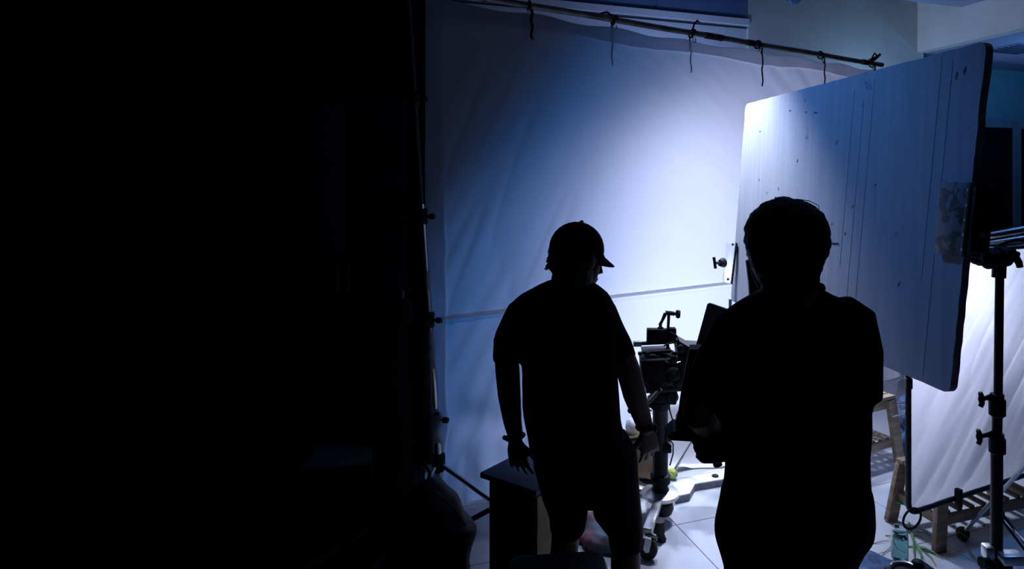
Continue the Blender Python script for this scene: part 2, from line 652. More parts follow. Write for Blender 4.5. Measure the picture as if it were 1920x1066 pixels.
MB().tube([pole(-30), pole(400)], 0.019, 12).build('upper_tube', M_blackmetal, st)
MB().tube([pole(380), pole(800)], 0.0225, 14).build('middle_tube', M_steel, st)
MB().tube([pole(780), pole(940)], 0.026, 14).build('lower_tube', M_steel, st)
for y in (185, 403, 597, 785):
    c = pole(y)
    MB().lathe(c - V(0, 0, .045), [(.028, 0), (.034, .008), (.034, .08), (.028, .09)], V(0, 0, 1), 14).build('collar', M_black, st)
    MB().tube([c, c + V(.05, -.02, 0), c + V(.055, -.022, 0), c + V(.08, -.03, 0)], [.009, .009, .018, .016], 10).build('clamp_knob', M_black, st)
hub = pole(868)
MB().lathe(hub - V(0, 0, .05), [(.035, 0), (.042, .01), (.042, .09), (.035, .1)], V(0, 0, 1), 14).build('leg_hub', M_black, st)
for tgt in (FL(985, 988), FL(742, 1012), V(hub.x - .45, hub.y + .15, 0)):
    tgt = tgt + V(0, 0, .012)
    MB().tube([hub, tgt], .013, 10).build('leg', M_steel, st)
MB().tube([P(918, 955, 3.62), P(868, 982, 3.58)], .014, 10).build('brace', M_blackmetal, st)

# cord ties
for i, (px, tail, side) in enumerate(((988, 75, 1), (1148, 125, -1), (1296, 137, -1), (1420, 162, 1), (1537, 160, 1), (1632, 133, 1))):
    s = cloth_s(px)
    c = cl(s, RAILZ, .012)
    names = ('leftmost', 'second from the left', 'third from the left', 'fourth from the left', 'fifth from the left', 'rightmost')
    cn = thing('cord_tie', c, 'dark cord tie looped over the crossbar, ' + names[i] + ' along the cloth', 'cord', 'cord ties holding the cloth to the pipe')
    loop = []
    for q in range(17):
        a = 2 * PI * q / 16
        loop.append(c + SN * (math.cos(a) * .03) + V(0, 0, math.sin(a) * .03 - .004) + SD * (.014 * math.sin(a * .5 + i)))
    MB().tube(loop, .0075, 8).build('loop', M_black, cn)
    if i in (1, 2, 5):
        hk = [c + V(0, 0, .02), c + V(0, 0, .07) + SD * .02, c + V(0, 0, .10) + SD * .05, c + V(0, 0, .085) + SD * .075]
        if i == 1:
            hk = [c + V(0, 0, .02), c + V(0, 0, .045) - SD * .05, c + V(0, 0, .03) - SD * .1, c + V(0, 0, 0) - SD * .1]
        MB().tube(hk, .007, 8).build('hook', M_black, cn)
    g = c + V(0, 0, -.055) + SN * .02
    MB().tube([g + SD * (math.cos(2 * PI * q / 12) * .014) + V(0, 0, math.sin(2 * PI * q / 12) * .018) for q in range(12)], .005, 6, True).build('eyelet', M_chrome, cn)
    Yc = c.y
    zt_ = P(px, tail, Yc).z
    off = .03 if side > 0 else -.04
    tp = [c + V(0, 0, -.03) + SN * off + SD * .012]
    L = tp[0].z - zt_
    for q in range(1, 8):
        tp.append(tp[0] + V(0, 0, -L * q / 7) + SD * (.006 * math.sin(q * 1.9 + i)))
    MB().tube(tp, .009 if i == 0 else .006, 7).build('tail', M_black, cn)

# ================================================================== FOAM BOARD
SB = 4.0
pTL, pTR, pBR, pBL = V(.8896, 4.0, 2.317), V(1.2825, 2.197, 2.315), V(1.2136, 2.2985, 1.120), V(.8204, 4.102, 1.1215)
M_foam = bpy.data.materials.new('grey_foam_board'); M_foam.use_nodes = True
nt = M_foam.node_tree
bs = nt.nodes['Principled BSDF']; bs.inputs['Roughness'].default_value = 0.75
tc = nt.nodes.new('ShaderNodeTexCoord'); mp = nt.nodes.new('ShaderNodeMapping')
nt.links.new(tc.outputs['Object'], mp.inputs[0])
mp.inputs['Scale'].default_value = (14, 14, .7)
n1 = nt.nodes.new('ShaderNodeTexNoise'); n1.inputs['Scale'].default_value = 2.2; n1.inputs['Detail'].default_value = 8
nt.links.new(mp.outputs[0], n1.inputs['Vector'])
r1 = nt.nodes.new('ShaderNodeValToRGB')
r1.color_ramp.elements[0].color = (.28, .31, .37, 1); r1.color_ramp.elements[1].color = (.34, .37, .43, 1)
r1.color_ramp.elements[0].position = .3; r1.color_ramp.elements[1].position = .7
nt.links.new(n1.outputs['Fac'], r1.inputs[0])
n2 = nt.nodes.new('ShaderNodeTexNoise'); n2.inputs['Scale'].default_value = 9; n2.inputs['Detail'].default_value = 5
nt.links.new(tc.outputs['Object'], n2.inputs['Vector'])
r2 = nt.nodes.new('ShaderNodeValToRGB')
r2.color_ramp.elements[0].position = .70; r2.color_ramp.elements[1].position = .74
r2.color_ramp.elements[0].color = (0, 0, 0, 1); r2.color_ramp.elements[1].color = (.7, .7, .7, 1)
nt.links.new(n2.outputs['Fac'], r2.inputs[0])
mxc = nt.nodes.new('ShaderNodeMixRGB'); mxc.inputs[2].default_value = (.10, .11, .15, 1)
nt.links.new(r2.outputs[0], mxc.inputs[0]); nt.links.new(r1.outputs[0], mxc.inputs[1])
nt.links.new(mxc.outputs[0], bs.inputs['Base Color'])
n3 = nt.nodes.new('ShaderNodeTexNoise'); n3.inputs['Scale'].default_value = 90
nt.links.new(tc.outputs['Object'], n3.inputs['Vector'])
bp = nt.nodes.new('ShaderNodeBump'); bp.inputs['Strength'].default_value = .15; bp.inputs['Distance'].default_value = .004
nt.links.new(n3.outputs['Fac'], bp.inputs['Height']); nt.links.new(bp.outputs[0], bs.inputs['Normal'])
M_foamedge = mat('dark_foam_edge', (0.22, 0.20, 0.19), 0.9, var=.4, scale=20)

bc = (pTL + pBR) / 2
bx = ((pTR - pTL) + (pBR - pBL)).normalized()       # along the board, towards the camera
bz0 = ((pTL - pBL) + (pTR - pBR)).normalized()
bn = bx.cross(bz0).normalized()
if bn.x > 0: bn = -bn                                # face that looks at the camera side
BW = ((pTR - pTL).length + (pBR - pBL).length) / 2
BH = ((pTL - pBL).length + (pTR - pBR).length) / 2


def bp_(t, w, off=0.0):
    """t 0..1 along (left to right), w 0..1 up, off out of the face"""
    return lerp(lerp(pBL, pBR, t), lerp(pTL, pTR, t), w) + bn * off


board = thing('foam_board', V(bc.x, bc.y, 0), 'large scuffed grey foam board held up by a stand at the right', 'board')
# outline with rounded, slightly chipped corners
ol = []
rc = .03
for (cx_, cy_, a0) in ((0, 0, 180), (1, 0, 270), (1, 1, 0), (0, 1, 90)):
    for q in range(6):
        a = math.radians(a0 + 90 * q / 5)
        x = (rc if cx_ == 0 else BW - rc) + rc * math.cos(a)
        y = (rc if cy_ == 0 else BH - rc) + rc * math.sin(a)
        ol.append((x / BW, y / BH))
full = []
for i in range(len(ol)):
    a = ol[i]; b = ol[(i + 1) % len(ol)]
    d = math.hypot((a[0] - b[0]) * BW, (a[1] - b[1]) * BH)
    nn = 1 if d < .1 else 60
    for q in range(nn):
        t = q / nn
        jx = jy = 0
        if nn > 1:
            jx = .0022 * noise.noise(V(i * 7.7, t * 22, .5)); jy = .003 * noise.noise(V(i * 3.1, t * 22, 4.5))
        full.append((a[0] + (b[0] - a[0]) * t + jx, a[1] + (b[1] - a[1]) * t + jy))
TH = .03
n_ = len(full)
fv = [bp_(a, b) for a, b in full]; bv = [bp_(a, b, -TH) for a, b in full]
MB().add(fv + [bp_(a, b, -.003) for a, b in full], [tuple(range(n_))] + [(i, (i + 1) % n_, n_ + (i + 1) % n_, n_ + i) for i in range(n_)]).build('face_sheet', M_foam, board, False)
MB().add([bp_(a, b, -.003) for a, b in full] + bv, [tuple(range(n_)), tuple(range(2 * n_ - 1, n_ - 1, -1))] + [(i, (i + 1) % n_, n_ + (i + 1) % n_, n_ + i) for i in range(n_)]).build('core', M_foamedge, board, False)
# creases in the face (raised tape lines) and scuffs
for (t, w0, w1, wd) in ((.925, .02, .97, .004), (.895, .3, .99, .002), (.685, .02, .97, .0025), (.65, .05, .9, .0015), (.61, .3, .95, .0015)):
    c0, c1 = bp_(t, w0, -.0008), bp_(t - .004, w1, -.0008)
    MB().bar(c0, c1, wd * .8, .0035, bn).build('crease', M_foam, board, False)
M_scuff = mat('dark_scuff', (.05, .055, .075), .9, var=.5, scale=40)
rnd = random.Random(3)
for (t, w, l, an) in ((.27, .58, .02, 80), (.365, .7, .02, 70), (.55, .76, .025, 75), (.53, .36, .05, 95), (.62, .42, .018, 60), (.64, .52, .022, 60), (.12, .85, .02, 10), (.44, .89, .035, 0), (.56, .45, .014, 60), (.935, .92, .03, 80), (.955, .93, .03, 80),
                      (.39, .9, .02, 0), (.3, .92, .02, 0), (.83, .28, .03, 60), (.14, .62, .014, 80), (.2, .56, .01, 80), (.2, .36, .012, 50), (.36, .42, .012, 50), (.72, .6, .02, 20)):
    c0 = bp_(t, w, .0012)
    a = math.radians(an)
    d = (bx * math.cos(a) + bz0 * math.sin(a)) * l / 2
    pr = (bx * -math.sin(a) + bz0 * math.cos(a)) * (.0028 + .002 * rnd.random())
    MB().add([c0 - d, c0 - d * .3 + pr, c0 + d * .6 + pr * .7, c0 + d, c0 + d * .4 - pr, c0 - d * .5 - pr * .6], [(0, 1, 2, 3, 4, 5)]).prism([c0 - d - bn * .002, c0 + pr - bn * .002, c0 + d - bn * .002], bn * .001).build('scuff', M_scuff, board, False)
mb = MB()
sp = [bp_(.50 + .012 * q, .435 - .008 * q + .012 * math.sin(q * .9), .001) for q in range(9)]
mb.tube(sp, .003, 5).build('scuff', M_scuff, board)

# ================================================================== ADDED BLACK DRAPE AND MATS THAT STOP STRAY LIGHT
M_drape = mat('black_velvet', (.006, .007, .011), .95, var=.3, scale=8, spec=.1)
drp = thing('light_block_drape', V(-3.0, 4.9, 0), 'added floor-to-ceiling black drape blocking light at the dark left of the studio', 'curtain')  # added to keep lamp light off the left side
path = [V(-1.0, 3.98, 0), V(-1.12, 4.6, 0), V(-3.0, 4.9, 0), V(-5.6, 5.3, 0)]
pp = []
for i in range(3):
    A_, B_ = path[i], path[i + 1]
    L_ = (B_ - A_).length
    nn = int(L_ / .03)
    d = (B_ - A_).normalized(); nrm = V(d.y, -d.x, 0)
    for q in range(nn):
        pp.append(A_ + d * (L_ * q / nn) + nrm * (.035 * math.sin(q * .03 * 2 * PI / .28 + i) + .015 * math.sin(q * .55)))
mb = MB()
for p in pp:
    for z in (.015, 1.0, 2.0, 3.0, 3.88):
        mb.v.append(p + V(0, 0, z))
for i in range(len(pp) - 1):
    for j in range(4):
        a = i * 5 + j
        mb.f.append((a, a + 5, a + 6, a + 1))
o = mb.build('curtain_cloth', M_drape, drp)
mt2 = thing('added_floor_mat', cl(2.0, 0, -.8), 'added light-absorbing black matting on the floor behind the glowing cloth', 'mat')  # added so the floor behind the cloth bounces no light
MB().prism([cl(-.15, .001, -.03), cl(4.6, .001, -.03), cl(4.6, .001, -1.0), cl(3.2, .001, -1.5), cl(1.0, .001, -2.4), cl(-.15, .001, -2.4)], V(0, 0, .006)).build('mat_sheet', mat('black_matting', (.012, .013, .018), .95, var=.3, scale=30, spec=.1), mt2, False)
mtp = [V(-5.4, 5.6, .0), V(-5.2, .4, 0), V(-.35, .4, 0), V(-.55, 2.6, 0), V(-1.0, 3.35, 0), V(-1.15, 4.3, 0), V(-1.2, 4.95, 0)]
mt = thing('added_floor_mat', V(-2.5, 3, 0), 'added black matting that darkens the floor at the left', 'mat')  # added to keep the white tiles at the left dark
MB().prism([p + V(0, 0, .001) for p in mtp], V(0, 0, .006)).build('mat_sheet', mat('black_matting', (.012, .013, .018), .95, var=.3, scale=30, spec=.1), mt, False)

# ================================================================== CLAMPS AND STAND OF THE BOARD
M_peel = bpy.data.materials.new('peeling_black_paint'); M_peel.use_nodes = True
nt = M_peel.node_tree
bs = nt.nodes['Principled BSDF']; bs.inputs['Roughness'].default_value = .5
tc = nt.nodes.new('ShaderNodeTexCoord'); n1 = nt.nodes.new('ShaderNodeTexNoise')
n1.inputs['Scale'].default_value = 22; n1.inputs['Detail'].default_value = 7
nt.links.new(tc.outputs['Object'], n1.inputs['Vector'])
r1 = nt.nodes.new('ShaderNodeValToRGB')
r1.color_ramp.elements[0].position = .50; r1.color_ramp.elements[1].position = .515
r1.color_ramp.elements[0].color = (.02, .02, .025, 1); r1.color_ramp.elements[1].color = (.12, .13, .16, 1)
nt.links.new(n1.outputs['Fac'], r1.inputs[0]); nt.links.new(r1.outputs[0], bs.inputs['Base Color'])

pt = lambda px, py, off: bp_((px - 1398) / 452.0, 0, off)
cl_c = bp_(1.0, .5, .02)
ck = thing('board_clamp', V(cl_c.x, cl_c.y, cl_c.z - .15), 'wide black plate clamp with peeling paint gripping the board edge', 'clamp')
c_up = bz0; c_al = bx
pc = bp_(.975, .505, .014)


def plate(cn, w, h, th, name, m, parent):
    rot = Matrix((c_al, c_up, bn)).transposed()
    return MB().box(cn, (w, h, th), rot, .003).build(name, m, parent)


plate(pc, .15, .255, .008, 'front_plate', M_peel, ck)
plate(pc + c_al * .065 + bn * .006, .02, .25, .012, 'plate_rib', M_blackmetal, ck)
plate(bp_(.975, .505, -TH - .008), .15, .255, .008, 'back_plate', M_blackmetal, ck)
plate(pc + c_al * .085 - bn * .03, .02, .22, .075, 'hinge_spine', M_blackmetal, ck)
for q in range(5):
    c = pc + c_al * .068 + c_up * (-.1 + q * .05) + bn * .012
    MB().lathe(c, [(.0055, 0), (.005, .003), (0.0, .004)], bn, 8).build('rivet', M_steel, ck)
# stand at right
SY = 2.30
sx = lambda px, py: P(px, py, SY)
base = V(sx(1868, 1000).x, SY, 0)
cs = thing('grip_stand', base, 'black grip stand with two collars in front of the small silk', 'stand')
gh = sx(1872, 482)
MB().tube([pc + c_al * .09 - bn * .03 + V(0, 0, -.03), sx(1838, 490), gh], [.016, .018, .02], 12).build('spigot', M_blackmetal, ck)
ax = V(1, .25, .12).normalized()
MB().lathe(gh - ax * .055, [(.012, 0), (.034, .004), (.036, .03), (.03, .034), (.03, .05), (.036, .054), (.036, .085), (.02, .095)], ax, 20).build('grip_disc', M_black, cs)
MB().ball(sx(1832, 482), (.03, .028, .026)).build('grip_jaw', M_black, cs)
MB().tube([gh + ax * .03, gh + ax * .085], .009, 8).build('knob_shaft', M_steel, cs)
kc = sx(1899, 484) + V(0, -.02, 0)
MB().tube([kc + V(-.012, 0, .033), kc + V(-.006, 0, .015), kc, kc + V(.008, 0, -.012), kc + V(.012, 0, -.028)], [.008, .012, .013, .012, .011], 10).build('wing_knob', M_black, cs)
top = V(base.x + .012, SY, gh.z)
MB().tube([top, V(base.x + .006, SY, sx(0, 745).z)], .0145, 14).build('upper_tube', M_blackmetal, cs)
MB().tube([V(base.x + .008, SY, sx(0, 520).z), V(base.x + .011, SY, gh.z)], .023, 14).build('receiver', M_black, cs)
MB().tube([V(base.x + .005, SY, sx(0, 745).z), V(base.x + .002, SY, sx(0, 815).z)], .0165, 14).build('middle_tube', M_blackmetal, cs)
MB().tube([V(base.x + .002, SY, sx(0, 815).z), V(base.x, SY, .12)], .0195, 14).build('lower_tube', M_blackmetal, cs)
for (y0, y1, kx, ky) in ((738, 780, 1840, 748), (812, 850, 1836, 818)):
    z0, z1 = sx(0, y1).z, sx(0, y0).z
    cc = V(base.x + .003, SY, (z0 + z1) / 2)
    MB().lathe(V(cc.x, SY, z0), [(.02, 0), (.027, .006), (.027, (z1 - z0) * .75), (.022, (z1 - z0) * .8), (.022, z1 - z0)], V(0, 0, 1), 18).build('collar', M_black, cs)
    kp = P(kx, ky, SY - .02)
    kz = kp.z
    MB().tube([V(cc.x - .02, SY, kz), V(cc.x - .04, SY - .005, kz), kp], [.014, .008, .007], 10).build('knob_stem', M_blackmetal, cs)
    MB().tube([kp + V(-.004, 0, .024), kp + V(0, 0, .012), kp, kp + V(.002, 0, -.014), kp + V(-.003, 0, -.026)], [.007, .009, .011, .009, .008], 10).build('tee_knob', M_black, cs)
# leg hub and legs
hz = sx(0, 1060).z
MB().lathe(V(base.x, SY, hz - .05), [(.03, 0), (.05, .01), (.05, .06), (.03, .075)], V(0, 0, 1), 18).build('leg_hub', M_black, cs)
MB().box(V(base.x + .03, SY - .03, hz + .045), (.075, .05, .035), None, .006).build('hub_bracket', M_alu, cs)
MB().box(V(base.x - .035, SY - .01, hz + .055), (.03, .04, .045), None, .006).build('hub_bracket', M_alu, cs)
MB().tube([V(base.x - .04, SY - .03, hz + .03), V(base.x - .075, SY - .04, hz + .035)], [.012, .018], 10).build('hub_knob', M_black, cs)
for a in (200, 320, 75):
    d = V(math.cos(math.radians(a)), math.sin(math.radians(a)), 0)
    MB().tube([V(base.x, SY, hz) + d * .03, V(base.x, SY, hz) + d * .16 + V(0, 0, -.12), V(base.x, SY, 0.02) + d * .42], .0125, 10).build('leg', M_blackmetal, cs)
    MB().ball(V(base.x, SY, .02) + d * .42, (.02, .02, .02), 10).build('foot', M_rubber, cs)
# chrome boom arms
bm1 = thing('boom_arm', P(1828, 449, 2.38), 'thick chrome boom arm reaching right above the grip head', 'boom arm')
MB().tube([P(1826, 447, 2.38), P(1990, 417, 2.38)], .012, 14).build('tube', M_chrome, bm1)
MB().tube([P(1822, 450, 2.38), P(1832, 448, 2.38)], .013, 14).build('end_cap', M_black, bm1)
bm2 = thing('boom_arm', P(1828, 462, 2.40), 'thin chrome boom rod under the thick one at the right edge', 'boom arm')
MB().tube([P(1826, 459, 2.42), P(1990, 434, 2.42)], .006, 10).build('rod', M_chrome, bm2)
MB().tube([P(1826, 465, 2.36), P(1870, 467, 2.36), P(1990, 455, 2.36)], .008, 12).build('tube', M_steel, bm2)
MB().tube([P(1870, 463, 2.33), P(1885, 455, 2.33), P(1905, 449, 2.33), P(1922, 450, 2.33)], .005, 8).build('safety_cord', M_black, bm2)

# left clamp, white plate with T handle, and its stand with tennis ball feet
lc = bp_(0.0, .27, 0)
lk = thing('board_clamp', lc, 'pale plate clamp with a dark tee handle on the far board edge', 'clamp')
Yl = 4.02
q4 = [P(1362, 453, Yl), P(1381, 456, Yl + .02), P(1372, 532, Yl + .02), P(1355, 528, Yl)]
M_white = mat('white_enamel', (.75, .76, .8), .4, var=.05)
MB().prism(q4, V(.004, .01, 0)).build('plate', cloth_mat('frosted_acrylic', (.9, .91, .95), .85), lk, False)
MB().prism([P(1380.5, 455, Yl - .004), P(1383, 456, Yl - .004), P(1373.5, 533, Yl - .004), P(1371, 532, Yl - .004)], V(.0, .03, 0)).build('edge_strip', M_black, lk, False)
c0 = P(1356, 492, Yl - .01)
MB().tube([c0, P(1350, 493, Yl - .03)], [.03, .02], 12).build('boss', M_blackmetal, lk)
MB().tube([P(1351, 493, Yl - .03), P(1340, 492, Yl - .06)], .008, 8).build('screw', M_blackmetal, lk)
MB().tube([P(1338.5, 482, Yl - .06), P(1340, 492, Yl - .06), P(1341.5, 503, Yl - .06)], .009, 8).build('tee_handle', M_black, lk)
for (a, b) in ((1374, 458), (1365, 523)):
    MB().lathe(P(a, b, Yl - .002), [(.009, 0), (.008, .005), (0, .006)], V(0, -1, 0), 10).build('bolt', M_steel, lk)

M_ball = mat('yellow_green_felt', (.45, .55, .12), .95, var=.2, scale=60, bump=.4)


def ball_stand(label, pole_px, depth, top_py, legs, ball_label, mats):
    b = V((pole_px - CX) * depth / FPX, depth, 0)
    s = thing('light_stand', b, label, 'stand')
    tz = P(0, top_py, depth).z
    MB().tube([b + V(0, 0, .12), V(b.x, b.y, tz)], .011, 12).build('pole', mats, s)
    uz, lz = legs['upper'], legs['lower']
    for zc in (uz, lz):
        MB().lathe(V(b.x, b.y, zc - .02), [(.015, 0), (.02, .004), (.02, .04), (.015, .045)], V(0, 0, 1), 12).build('collar', M_black, s)
    for ft in legs['feet']:
        ft = V(ft.x, ft.y, .033)
        u = V(b.x, b.y, uz)
        lg = MB().tube([u, ft], .0095, 10).build('leg', mats, s)
        md = lerp(u, ft, .62)
        MB().tube([md, V(b.x, b.y, lz)], .006, 8).build('strut', mats, lg)
        bl = thing('tennis_ball', ft, ball_label.pop(0), 'tennis ball', 'tennis balls pushed onto stand feet')
        nb = MB().ball(ft, .0335, 18).build('felt', M_ball if ft.x < 1 else mat('dark_felt', (.05, .06, .03), .95, bump=.4), bl)
        seam = [ft + V(.0338 * math.cos(a) * math.cos(.4 * math.sin(2 * a)), .0338 * math.sin(a) * math.cos(.4 * math.sin(2 * a)), .0338 * math.sin(.4 * math.sin(2 * a))) for a in [2 * PI * q / 24 for q in range(24)]]
        MB().tube(seam, .0012, 5, True).build('seam', M_white, bl)
    return s


ball_stand('thin steel light stand under the far edge of the foam board', 1369, 4.2, 560,
           dict(upper=P(0, 709, 4.2).z, lower=P(0, 872, 4.2).z, feet=[FL(1261, 897), FL(1400, 960), FL(1440, 903)]),
           ['yellow-green tennis ball on a stand foot beside the tripod column', 'tennis ball on the stand foot behind the bareheaded man', 'tennis ball on the farthest stand foot'], M_steel)

# ================================================================== SMALL SILK FRAME
QD = V(.891, .454, 0).normalized()
QA = V(1.432, 3.07, .325)
QN = V(QD.y, -QD.x, 0)
QW, QH = 1.22, 1.20


def qs(s, z, off=0.0):
    return QA + QD * s + V(0, 0, z) + QN * off


sf = thing('silk_frame', V(QA.x, QA.y, 0) + QD * .6, 'small backlit white silk in a rounded black tube frame', 'diffuser')
r = .05
loop = []
for (cx_, cz_, a0) in ((0, 0, 180), (1, 0, 270), (1, 1, 0), (0, 1, 90)):
    for q in range(7):
        a = math.radians(a0 + 15 * q)
        loop.append(qs((r if cx_ == 0 else QW - r) + r * math.cos(a), (r if cz_ == 0 else QH - r) + r * math.sin(a)))
MB().tube(loop, .0135, 12, True).build('frame_tube', M_blackmetal, sf)
mb = MB()
n1_, n2_ = 150, 150


def silk_w(s, z):
    w = .020 * noise.noise(V(s * 1.3, z * 1.3, 7.7))
    fall = min(1, max(0, (QH - z) / QH * 1.4))
    w += fall * (.022 * ridge(aniso(s, z, math.radians(48), .9, 7, 3.3)) + .014 * aniso(s, z, math.radians(52), 1.2, 15, 6.6) + .0035 * aniso(s, z, math.radians(45), 1.5, 28, 1.1))
    e = min(s, z, QW - s, QH - z)
    return w * min(1, e / .08)


for j in range(n2_ + 1):
    for i in range(n1_ + 1):
        s = .012 + (QW - .024) * i / n1_; z = .012 + (QH - .024) * j / n2_
        # pull the corners in so that the fabric follows the rounded frame
        mb.v.append(qs(min(max(s, .014), QW - .014), z, silk_w(s, z)))
for j in range(n2_):
    for i in range(n1_):
        a = j * (n1_ + 1) + i
        mb.f.append((a, a + 1, a + n1_ + 2, a + n1_ + 1))
mb.build('fabric', M_silk2, sf)
MB().tube([qs(.0 + .06 * math.cos(a), -.015 + .045 * math.sin(a), .02) for a in [2 * PI * q / 20 for q in range(20)]], .0055, 8, True).build('corner_loop', M_black, sf)
s_t = .33
MB().box(qs(s_t, .01, .02), (.026, .03, .085), Matrix((QD, -QN, V(0, 0, 1))).transposed(), .004).build('velcro_tab', M_black, sf)
MB().box(qs(.0, .6, 0), (.03, .03, .05), None, .004).build('side_joint', M_blackmetal, sf)

# ================================================================== WOODEN BENCHES
M_woodgrey = mat('weathered_wood', (.30, .21, .14), .7, var=.35, scale=6, stretch=(1, 1, 7), bump=.15)


def bench(label, o, ang, L, W, H, legw, m):
    """slatted bench: splayed plank legs, top, slatted lower shelf"""
    e = thing('slatted_bench', o, label, 'bench')
    ca, sa = math.cos(ang), math.sin(ang)

    def w(x, y, z):
        return o + V(x * ca - y * sa, x * sa + y * ca, z)
    up = V(0, 0, 1)
    sp = .05
    for sxn in (-1, 1):
        for syn in (-1, 1):
            b = w(sxn * (L / 2), syn * (W / 2), 0); t = w(sxn * (L / 2 - sp), syn * (W / 2 - sp * .6), H - .03)
            MB().bar(b + V(0, 0, .002), t, .03, legw, V(ca, sa, 0) * 1.0, .002).build('leg', m, e)
    # aprons
    for syn in (-1, 1):
        MB().bar(w(-L / 2 + .06, syn * (W / 2 - .05), H - .06), w(L / 2 - .06, syn * (W / 2 - .05), H - .06), .022, .06, up, .002).build('apron', m, e)
        MB().bar(w(-L / 2 + .03, syn * (W / 2 - .025), .14), w(L / 2 - .03, syn * (W / 2 - .025), .14), .022, .05, up, .002).build('lower_rail', m, e)
    for sxn in (-1, 1):
        MB().bar(w(sxn * (L / 2 - .03), -W / 2 + .02, .14), w(sxn * (L / 2 - .03), W / 2 - .02, .14), .022, .05, up, .002).build('end_rail', m, e)
    nsl = 5
    for q in range(nsl):
        y = (-.5 + (q + .5) / nsl) * (W - .02)
        MB().bar(w(-L / 2 + .02, y, H - .012), w(L / 2 - .02, y, H - .012), (W - .02) / nsl - .012, .02, up, .002).build('top_slat', m, e)
    ns = 8
    for q in range(ns):
        x = (-.5 + (q + .5) / ns) * (L - .1)
        MB().bar(w(x, -W / 2 + .03, .172), w(x, W / 2 - .03, .172), .032, .014, up, .002).build('shelf_slat', m, e)
    return e


# front bench behind the silk: visible front-left leg at F(1778,1045), far-left leg at F(1680,985)
fa, fb = FL(1776, 1044), FL(1683, 984)
dirw = (fb - fa)
fr_W = dirw.length
wdir = dirw.normalized()
ldir = V(wdir.y, -wdir.x, 0)
if ldir.x < 0: ldir = -ldir
LB = .75
oc = (fa + fb) / 2 + ldir * (LB / 2) + wdir * .05
bench('weathered wooden slatted bench standing behind the small silk', oc, math.atan2(ldir.y, ldir.x), LB, fr_W, .35, .07, M_woodgrey)
# green tape band around its far leg
gt = thing('plant_tie', lerp(fb, fb + V(.03, 0, .4), .3), 'green plant tie wrapped round the bench leg beside the silk', 'tie')
gp = P(1690, 938, fb.y + .03)
MB().tube([gp + V(.036 * math.cos(a), .042 * math.sin(a), .004 * math.sin(a * 2)) for a in [2 * PI * q / 14 for q in range(14)]], .006, 6, True).build('band', mat('green_tape', (.05, .3, .06), .6), gt)
# far bench by the set
g1 = FL(1687, 869)
ang2 = math.radians(28)
L2, W2, H2 = .62, .34, .45
o2 = g1 - V(math.cos(ang2) * L2 / 2 - math.sin(ang2) * -W2 / 2, math.sin(ang2) * L2 / 2 + math.cos(ang2) * -W2 / 2, 0)
bench('pale wooden slatted bench near the bareheaded man\'s elbow', o2, ang2, L2, W2, H2, .075, M_wood)
M_denim = mat('blue_denim', (.05, .09, .2), .95, var=.4, scale=50, bump=.4, bscale=200)


def lump(name, mb, m, parent, voxel=.012, amp=.01, fr=9, smooth=5):
    return remesh(mb, name, m, parent, voxel, smooth, lambda c: amp * noise.noise(c * fr) + amp * .5 * noise.noise(c * fr * 2.3))


f2 = FL(1706, 862); f2.y += .06; f2.z = 0
fd = thing('folded_cloth', f2, 'dark blue cloth heap beside the pale bench', 'cloth')
mb = MB(); mb.ball(V(f2.x + .02, f2.y, .1), (.1, .1, .1)); mb.ball(V(f2.x + .03, f2.y, .25), (.08, .09, .12)); mb.ball(V(f2.x + .02, f2.y, .36), (.07, .08, .05))
lump('heap', mb, M_denim, fd, .015, .02)
cp = P(1694, 776, f2.y - .1)
tool = thing('metal_tool', cp, 'white-handled metal tool lying on the dark blue cloth heap', 'tool')
MB().bar(P(1670, 780, f2.y - .13), P(1700, 770, f2.y - .07), .03, .012, V(0, 0, 1), .004).build('handle', M_white, tool)
MB().bar(P(1672, 757, f2.y - .10), P(1702, 754, f2.y - .06), .03, .012, V(0, 0, 1), .004).build('blade', M_chrome, tool)

# ================================================================== JAR AND STEMS ON THE FLOOR
jc = FL(1687, 1052)
jar = thing('glass_jar', jc, 'green-tinted glass jar standing on the floor by the bench leg', 'jar')
gm = bpy.data.materials.new('green_glass'); gm.use_nodes = True
b_ = gm.node_tree.nodes['Principled BSDF']
b_.inputs['Base Color'].default_value = (.62, .8, .78, 1); b_.inputs['Roughness'].default_value = .04
b_.inputs['Transmission Weight'].default_value = 1.0; b_.inputs['IOR'].default_value = 1.45
prof = [(.0, .001), (.034, .001), (.038, .006), (.039, .02), (.039, .125), (.036, .14), (.034, .146), (.036, .15), (.036, .165), (.034, .167),
        (.032, .165), (.0315, .147), (.034, .138), (.036, .123), (.036, .02), (.033, .009), (.0, .008)]
MB().lathe(jc, prof, V(0, 0, 1), 28).build('glass', gm, jar)
wm = bpy.data.materials.new('water'); wm.use_nodes = True
b_ = wm.node_tree.nodes['Principled BSDF']
b_.inputs['Base Color'].default_value = (.55, .75, .75, 1); b_.inputs['Roughness'].default_value = .02
b_.inputs['Transmission Weight'].default_value = 1.0; b_.inputs['IOR'].default_value = 1.33
MB().lathe(jc, [(0, .0085), (.0325, .0095), (.0355, .021), (.0355, .118), (0, .118)], V(0, 0, 1), 24).build('water', wm, jar)
M_stem = mat('green_stem', (.06, .2, .06), .5, var=.3, scale=30)
M_stemd = mat('dark_dry_stem', (.03, .06, .03), .7, var=.3, scale=30)
